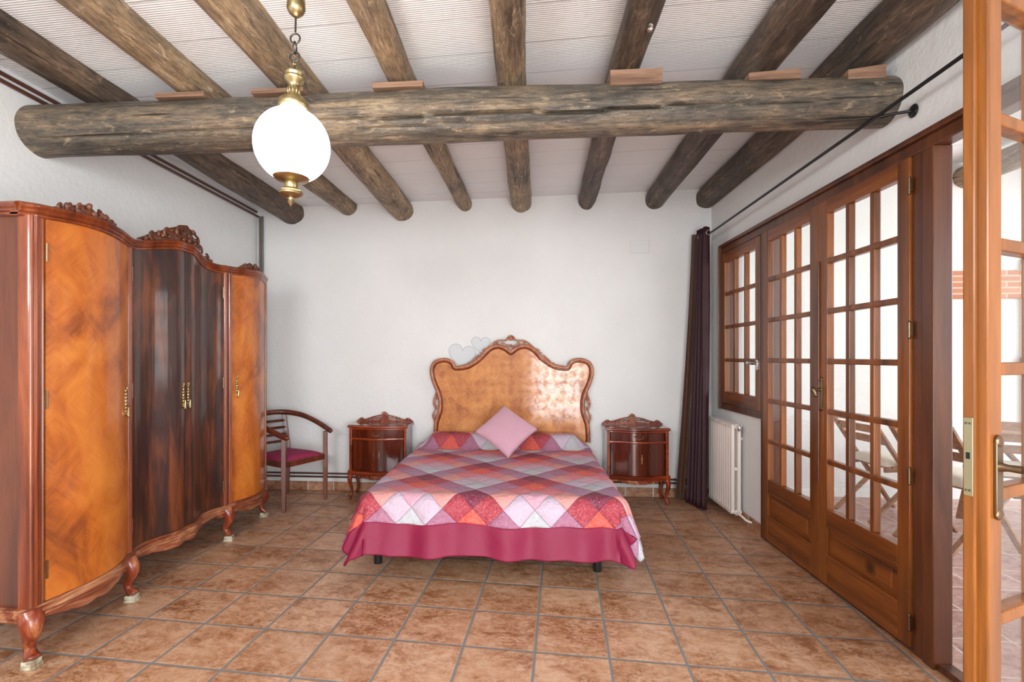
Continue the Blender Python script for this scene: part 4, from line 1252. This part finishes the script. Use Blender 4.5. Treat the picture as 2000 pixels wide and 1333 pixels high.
m = MB(); m.tube([(0.037, ry0 - 0.01, 0.085), (0.037, ry0 - 0.08, 0.085), (0.06, ry0 - 0.12, 0.06), (0.095, ry0 - 0.14, 0.05)], 0.009, 8); m.build('pipe', M_rad, rad)
m = MB(); m.tube([(0.037, ry1 + 0.0, 0.775), (0.037, ry1 + 0.03, 0.775)], 0.008, 8); m.build('plug', M_rad, rad)
for yb in (ry0 + 0.05, ry1 - 0.07): MB().box(0.07, 0.1, yb, yb + 0.02, 0.66, 0.68).build('bracket', M_rad, rad, smooth=0)

# ------------------------------------------------------------------ curtain and rod
RXc = 1.655
rod = thing('curtain_rod', (RXc, 2.5, 2.46), 0, 'black iron curtain rod running along the right wall', 'curtain rod')
m = MB(); m.tube([(0.01, -1.4, 0.045), (0.0, 0.0, 0.01), (-0.015, 2.27, -0.03)], 0.0085, 10); m.build('pole', M_iron, rod)
m = MB(); m.tube([(0.002, -0.02, 0.0), (0.05, -0.05, 0.0), (0.108, -0.08, -0.005)], 0.007, 8)
m.lathe([(0.001, 0), (0.026, 0.001), (0.03, 0.005), (0.024, 0.010), (0.012, 0.014)], (0, 0, 0), 20, Matrix.Translation((0.109, -0.08, -0.005)) @ Matrix.Rotation(-PI / 2, 4, 'Y'))
m.build('bracket', M_iron, rod, smooth=50)


def cloth(name, path_top, path_bot, z0, z1, mat, parent=None, folds=9, amp=0.03, nz=40, nu=110, flare=1.0, th=0.004):
    bm = bmesh.new(); V = {}
    for i in range(nu + 1):
        t = i / nu
        for j in range(nz + 1):
            f = j / nz; z = z0 + (z1 - z0) * f
            g = (1 - f) ** 1.3
            a = Vector(path_top[0]).lerp(Vector(path_top[1]), t); b = Vector(path_bot[0]).lerp(Vector(path_bot[1]), t)
            p = a.lerp(b, g)
            d = (Vector(path_top[1]) - Vector(path_top[0])).lerp(Vector(path_bot[1]) - Vector(path_bot[0]), g)
            nrm = Vector((-d.y, d.x)).normalized() if d.length > 0 else Vector((0, 1))
            ph = t * folds * 2 * PI + 0.8 * noise.noise(Vector((t * 3, f * 2, 1)))
            A_ = amp * (0.75 + 0.5 * noise.noise(Vector((t * 5, f * 1.5, 3)))) * (1 + 0.25 * g * flare)
            q = p + nrm * A_ * math.sin(ph)
            V[i, j] = bm.verts.new((q.x, q.y, z))
    for i in range(nu):
        for j in range(nz): bm.faces.new((V[i, j], V[i + 1, j], V[i + 1, j + 1], V[i, j + 1])).smooth = True
    me = bpy.data.meshes.new(name); bm.to_mesh(me); bm.free(); me.materials.append(mat)
    o = bpy.data.objects.new(name, me); C.objects.link(o)
    if parent: o.parent = parent
    md = o.modifiers.new('s', 'SOLIDIFY'); md.thickness = th; md.offset = 0
    return o


cur = thing('curtain', (0, 0, 0), 0, 'long aubergine curtain with a brown edge gathered in the right back corner', 'curtain')
cloth('curtain_panel', [(1.60, 4.77), (1.625, 4.60)], [(1.49, 4.74), (1.565, 4.47)], 0.012, 2.495, M_purple, cur, 5, 0.040)
cloth('curtain_edge', [(1.552, 4.80), (1.595, 4.79)], [(1.395, 4.76), (1.475, 4.775)], 0.03, 2.47, M_brownc, cur, 2, 0.020, nu=40)['label'] = 'brown patterned edge strip'
for x, y in ((1.618, 4.560), (1.632, 4.64), (1.60, 4.72)):
    m = MB(); m.torus((x, y, 2.432), 0.020, 0.004, Matrix.Rotation(PI / 2, 4, 'X'), 20, 6); m.build('eyelet', M_chrome, cur)


# ------------------------------------------------------------------ wall items
o = MB().box(1.006, 1.188, YB - 0.012, YB, 2.325, 2.448).build('cover_plate', plain('plate_white', srgb(226, 228, 228), 0.5), bevel=0.004, smooth=0)
tag(o, 'white rectangular junction box cover high on the back wall', 'cover plate')
M_heart = plain('silver_sticker', srgb(206, 211, 214), 0.5); M_hedge = plain('grey_sticker_edge', srgb(158, 166, 170), 0.5)


def heart(cx, cz, sc, rot, lab):
    P = []
    for k in range(60):
        t = 2 * PI * k / 60; x = 16 * math.sin(t) ** 3 / 17; z = (13 * math.cos(t) - 5 * math.cos(2 * t) - 2 * math.cos(3 * t) - math.cos(4 * t)) / 17
        P.append((cx + sc * (x * math.cos(rot) - z * math.sin(rot)), cz + sc * (x * math.sin(rot) + z * math.cos(rot))))
    m = MB(); m.prism(P, 'y', YB - 0.0022, YB - 0.0002); h = m.build('heart_sticker', M_heart, smooth=0)
    m = MB(); Q = P + [P[0]]; m.tube([(x, YB - 0.003, z) for x, z in Q], 0.0018, 6); m.build('outline', M_hedge, h)
    tag(h, lab, 'wall sticker', 'heart stickers on the back wall')


heart(-0.612, 1.352, 0.142, -0.18, 'larger silver heart sticker on the wall left of the headboard crest')
heart(-0.425, 1.458, 0.098, -0.05, 'smaller silver heart sticker on the wall, nearest the headboard crest')

# ------------------------------------------------------------------ terrace
TX0 = XR + WT
struct(MB().box(XR, 7.5, -3.5, 5.05, -0.12, -0.004), 'terrace_floor', M_tfloor, 'pinkish tiled terrace floor beyond the doors', 'floor', smooth=0)
struct(MB().box(TX0, 4.62, 5.05, 5.3, -0.1, 3.35).box(4.62, 7.5, 5.05, 5.3, -0.1, 0.55).box(4.62, 7.5, 5.05, 5.3, 2.25, 3.35).box(5.25, 5.6, 5.05, 5.3, 0.5, 2.3), 'wall_terrace', M_twall, 'white plastered end wall of the terrace', 'wall', smooth=0)
struct(MB().box(TX0, 6.0, -3.5, 5.05, 3.16, 3.3), 'terrace_ceiling', M_ceil, 'white board ceiling of the terrace', 'ceiling', smooth=0)
struct(MB().box(-30, 40, -30, 60, -0.6, -0.5), 'ground', plain('dry_ground', srgb(196, 190, 160), 0.9), 'pale dry ground outside', 'ground', smooth=0)
j = log('terrace_joist', [(4.12, -3.3, 3.02), (4.12, 1, 3.02), (4.12, 5.07, 3.02)], [0.10, 0.10, 0.10], M_joist_w, 'y', 31, 24, 60)
tag(j, 'round log joist under the terrace ceiling', 'beam', 'log joists of the terrace')
j = log('terrace_joist', [(5.05, -3.3, 2.98), (5.05, 1, 2.98), (5.05, 5.07, 2.98)], [0.12, 0.12, 0.12], M_joist_d, 'y', 32, 24, 60)
tag(j, 'second log joist of the terrace, seen through the open leaf', 'beam', 'log joists of the terrace')
o = MB().box(3.68, 4.62, 5.015, 5.05, 1.88, 2.14).build('brick_lintel', M_brick, smooth=0, bevel=0.004); tag(o, 'exposed brick lintel in the white terrace wall', 'brick lintel')
o = MB().box(4.62, 4.78, 5.0, 5.05, 0.55, 2.25).build('brick_jamb', M_brick, smooth=0, bevel=0.004); tag(o, 'exposed brick jamb beside the terrace opening', 'brick jamb')
o = MB().box(4.60, 5.7, 4.92, 5.04, 1.24, 1.33).build('wooden_rail', M_teak, smooth=0, bevel=0.006); tag(o, 'weathered wooden rail across the terrace opening', 'rail')
pp = thing('potted_plant', (4.93, 5.16, 0.55), 0, 'small green plant in a white pot on the terrace parapet', 'potted plant')
m = MB(); m.lathe([(0.07, 0), (0.085, 0.02), (0.10, 0.19), (0.107, 0.20), (0.095, 0.2), (0.02, 0.18)], (0, 0, 0), 24); m.build('pot', M_white, pp)
m = MB(); rnd = random.Random(3)
for k in range(46):
    a = rnd.uniform(0, 2 * PI); e = rnd.uniform(0.2, 1.3); L = rnd.uniform(0.06, 0.13); p = Vector((math.cos(a) * math.cos(e), math.sin(a) * math.cos(e), math.sin(e))) * L + Vector((0, 0, 0.18))
    m.ball(p, 1.0, u=6, v=5, M=Matrix.Rotation(a, 4, 'Z') @ Matrix.Rotation(-e, 4, 'Y') @ Matrix.Diagonal((0.045, 0.016, 0.004, 1)))
m.build('foliage', M_leaf, pp)


def folding_chair(loc, rz, label):
    """slatted folding chair, local +x = forward"""
    r = thing('folding_chair', loc, rz, label, 'folding chair', 'folding chairs on the terrace')
    for s_ in (-1, 1):
        m = MB(); m.bar((-0.30, s_ * 0.22, 0.88), (0.27, s_ * 0.22, 0.02), 0.022, 0.045, (0, 1, 0)); m.build('leg', M_teak, r, bevel=0.004, smooth=0)
        m = MB(); m.bar((-0.27, s_ * 0.19, 0.02), (0.17, s_ * 0.19, 0.44), 0.022, 0.04, (0, 1, 0)); m.build('leg', M_teak, r, bevel=0.004, smooth=0)
        m = MB(); m.bar((-0.16, s_ * 0.20, 0.44), (0.22, s_ * 0.20, 0.45), 0.02, 0.035, (0, 0, 1)); m.build('seat_rail', M_teak, r, bevel=0.004, smooth=0)
    m = MB()
    for k in range(3):
        t = 0.03 + 0.09 * k; m.box(-0.30 + 0.57 * t / 0.86 - 0.01, -0.30 + 0.57 * t / 0.86 + 0.01, -0.22, 0.22, 0.88 - t - 0.03, 0.88 - t + 0.03)
    m.build('backrest', M_teak, r, bevel=0.003, smooth=0)
    m = MB()
    for k in range(7): m.box(-0.15 + 0.055 * k, -0.11 + 0.055 * k, -0.21, 0.21, 0.455, 0.47)
    m.build('seat', M_teak, r, bevel=0.002, smooth=0)
    m = MB(); nn = 14; rs = []
    for i in range(nn + 1):
        u = -1 + 2 * i / nn; ring = []
        for jx in range(nn + 1):
            v = -1 + 2 * jx / nn; ring.append(Vector((0.03 + u * 0.19, v * 0.2, 0.475 + 0.07 * max(0, (1 - u ** 4) * (1 - v ** 4)) ** 0.5)))
        ring += [Vector((0.03 + u * 0.19, 0.2, 0.47)), Vector((0.03 + u * 0.19, -0.2, 0.47))]
        rs.append(ring)
    m.rings(rs); m.build('seat_pad', M_canvas, r, smooth=60)
    return r


fc = folding_chair((2.98, 4.42, -0.004), 0.1, 'wooden folding chair with a cream pad, nearest the white terrace wall')
copy_tree(fc, None, (3.02, 3.78, -0.004), 0.2, 'wooden folding chair with a cream pad, behind the hinged side of the closed door')


def folding_table(loc, rz, L, W_, H, label):
    r = thing('folding_table', loc, rz, label, 'table', 'wooden tables on the terrace')
    m = MB(); n = 7; sw = W_ / n
    for k in range(n): m.box(-L / 2, L / 2, -W_ / 2 + k * sw + 0.003, -W_ / 2 + (k + 1) * sw - 0.003, H - 0.022, H)
    m.box(-L / 2 + 0.05, -L / 2 + 0.1, -W_ / 2 + 0.01, W_ / 2 - 0.01, H - 0.045, H - 0.022).box(L / 2 - 0.1, L / 2 - 0.05, -W_ / 2 + 0.01, W_ / 2 - 0.01, H - 0.045, H - 0.022)
    m.box(-L / 2 + 0.01, L / 2 - 0.01, -W_ / 2 + 0.01, -W_ / 2 + 0.03, H - 0.08, H - 0.022).box(-L / 2 + 0.01, L / 2 - 0.01, W_ / 2 - 0.03, W_ / 2 - 0.01, H - 0.08, H - 0.022)
    m.build('tabletop', M_teak, r, bevel=0.003, smooth=0)
    for s_ in (-1, 1):
        for d_ in (-1, 1):
            m = MB(); y = s_ * (W_ / 2 - 0.06 - (0.025 if d_ > 0 else 0)); m.bar((-d_ * (L / 2 - 0.08), y, H - 0.05), (d_ * (L / 2 - 0.08), y, 0.02), 0.022, 0.045, (0, 1, 0)); m.build('leg', M_teak, r, bevel=0.003, smooth=0)
    return r


folding_table((4.2, 4.22, -0.004), 0.1, 0.8, 0.7, 0.73, 'wooden slatted folding table near the end wall of the terrace')
folding_table((2.78, 2.52, -0.004), 0.0, 0.62, 0.5, 0.70, 'small wooden folding table seen through the open door leaf')
fc3 = copy_tree(fc, None, (3.62, 4.05, -0.004), 1.1, 'wooden folding chair with a cream pad, seen in the gap beside the open leaf')
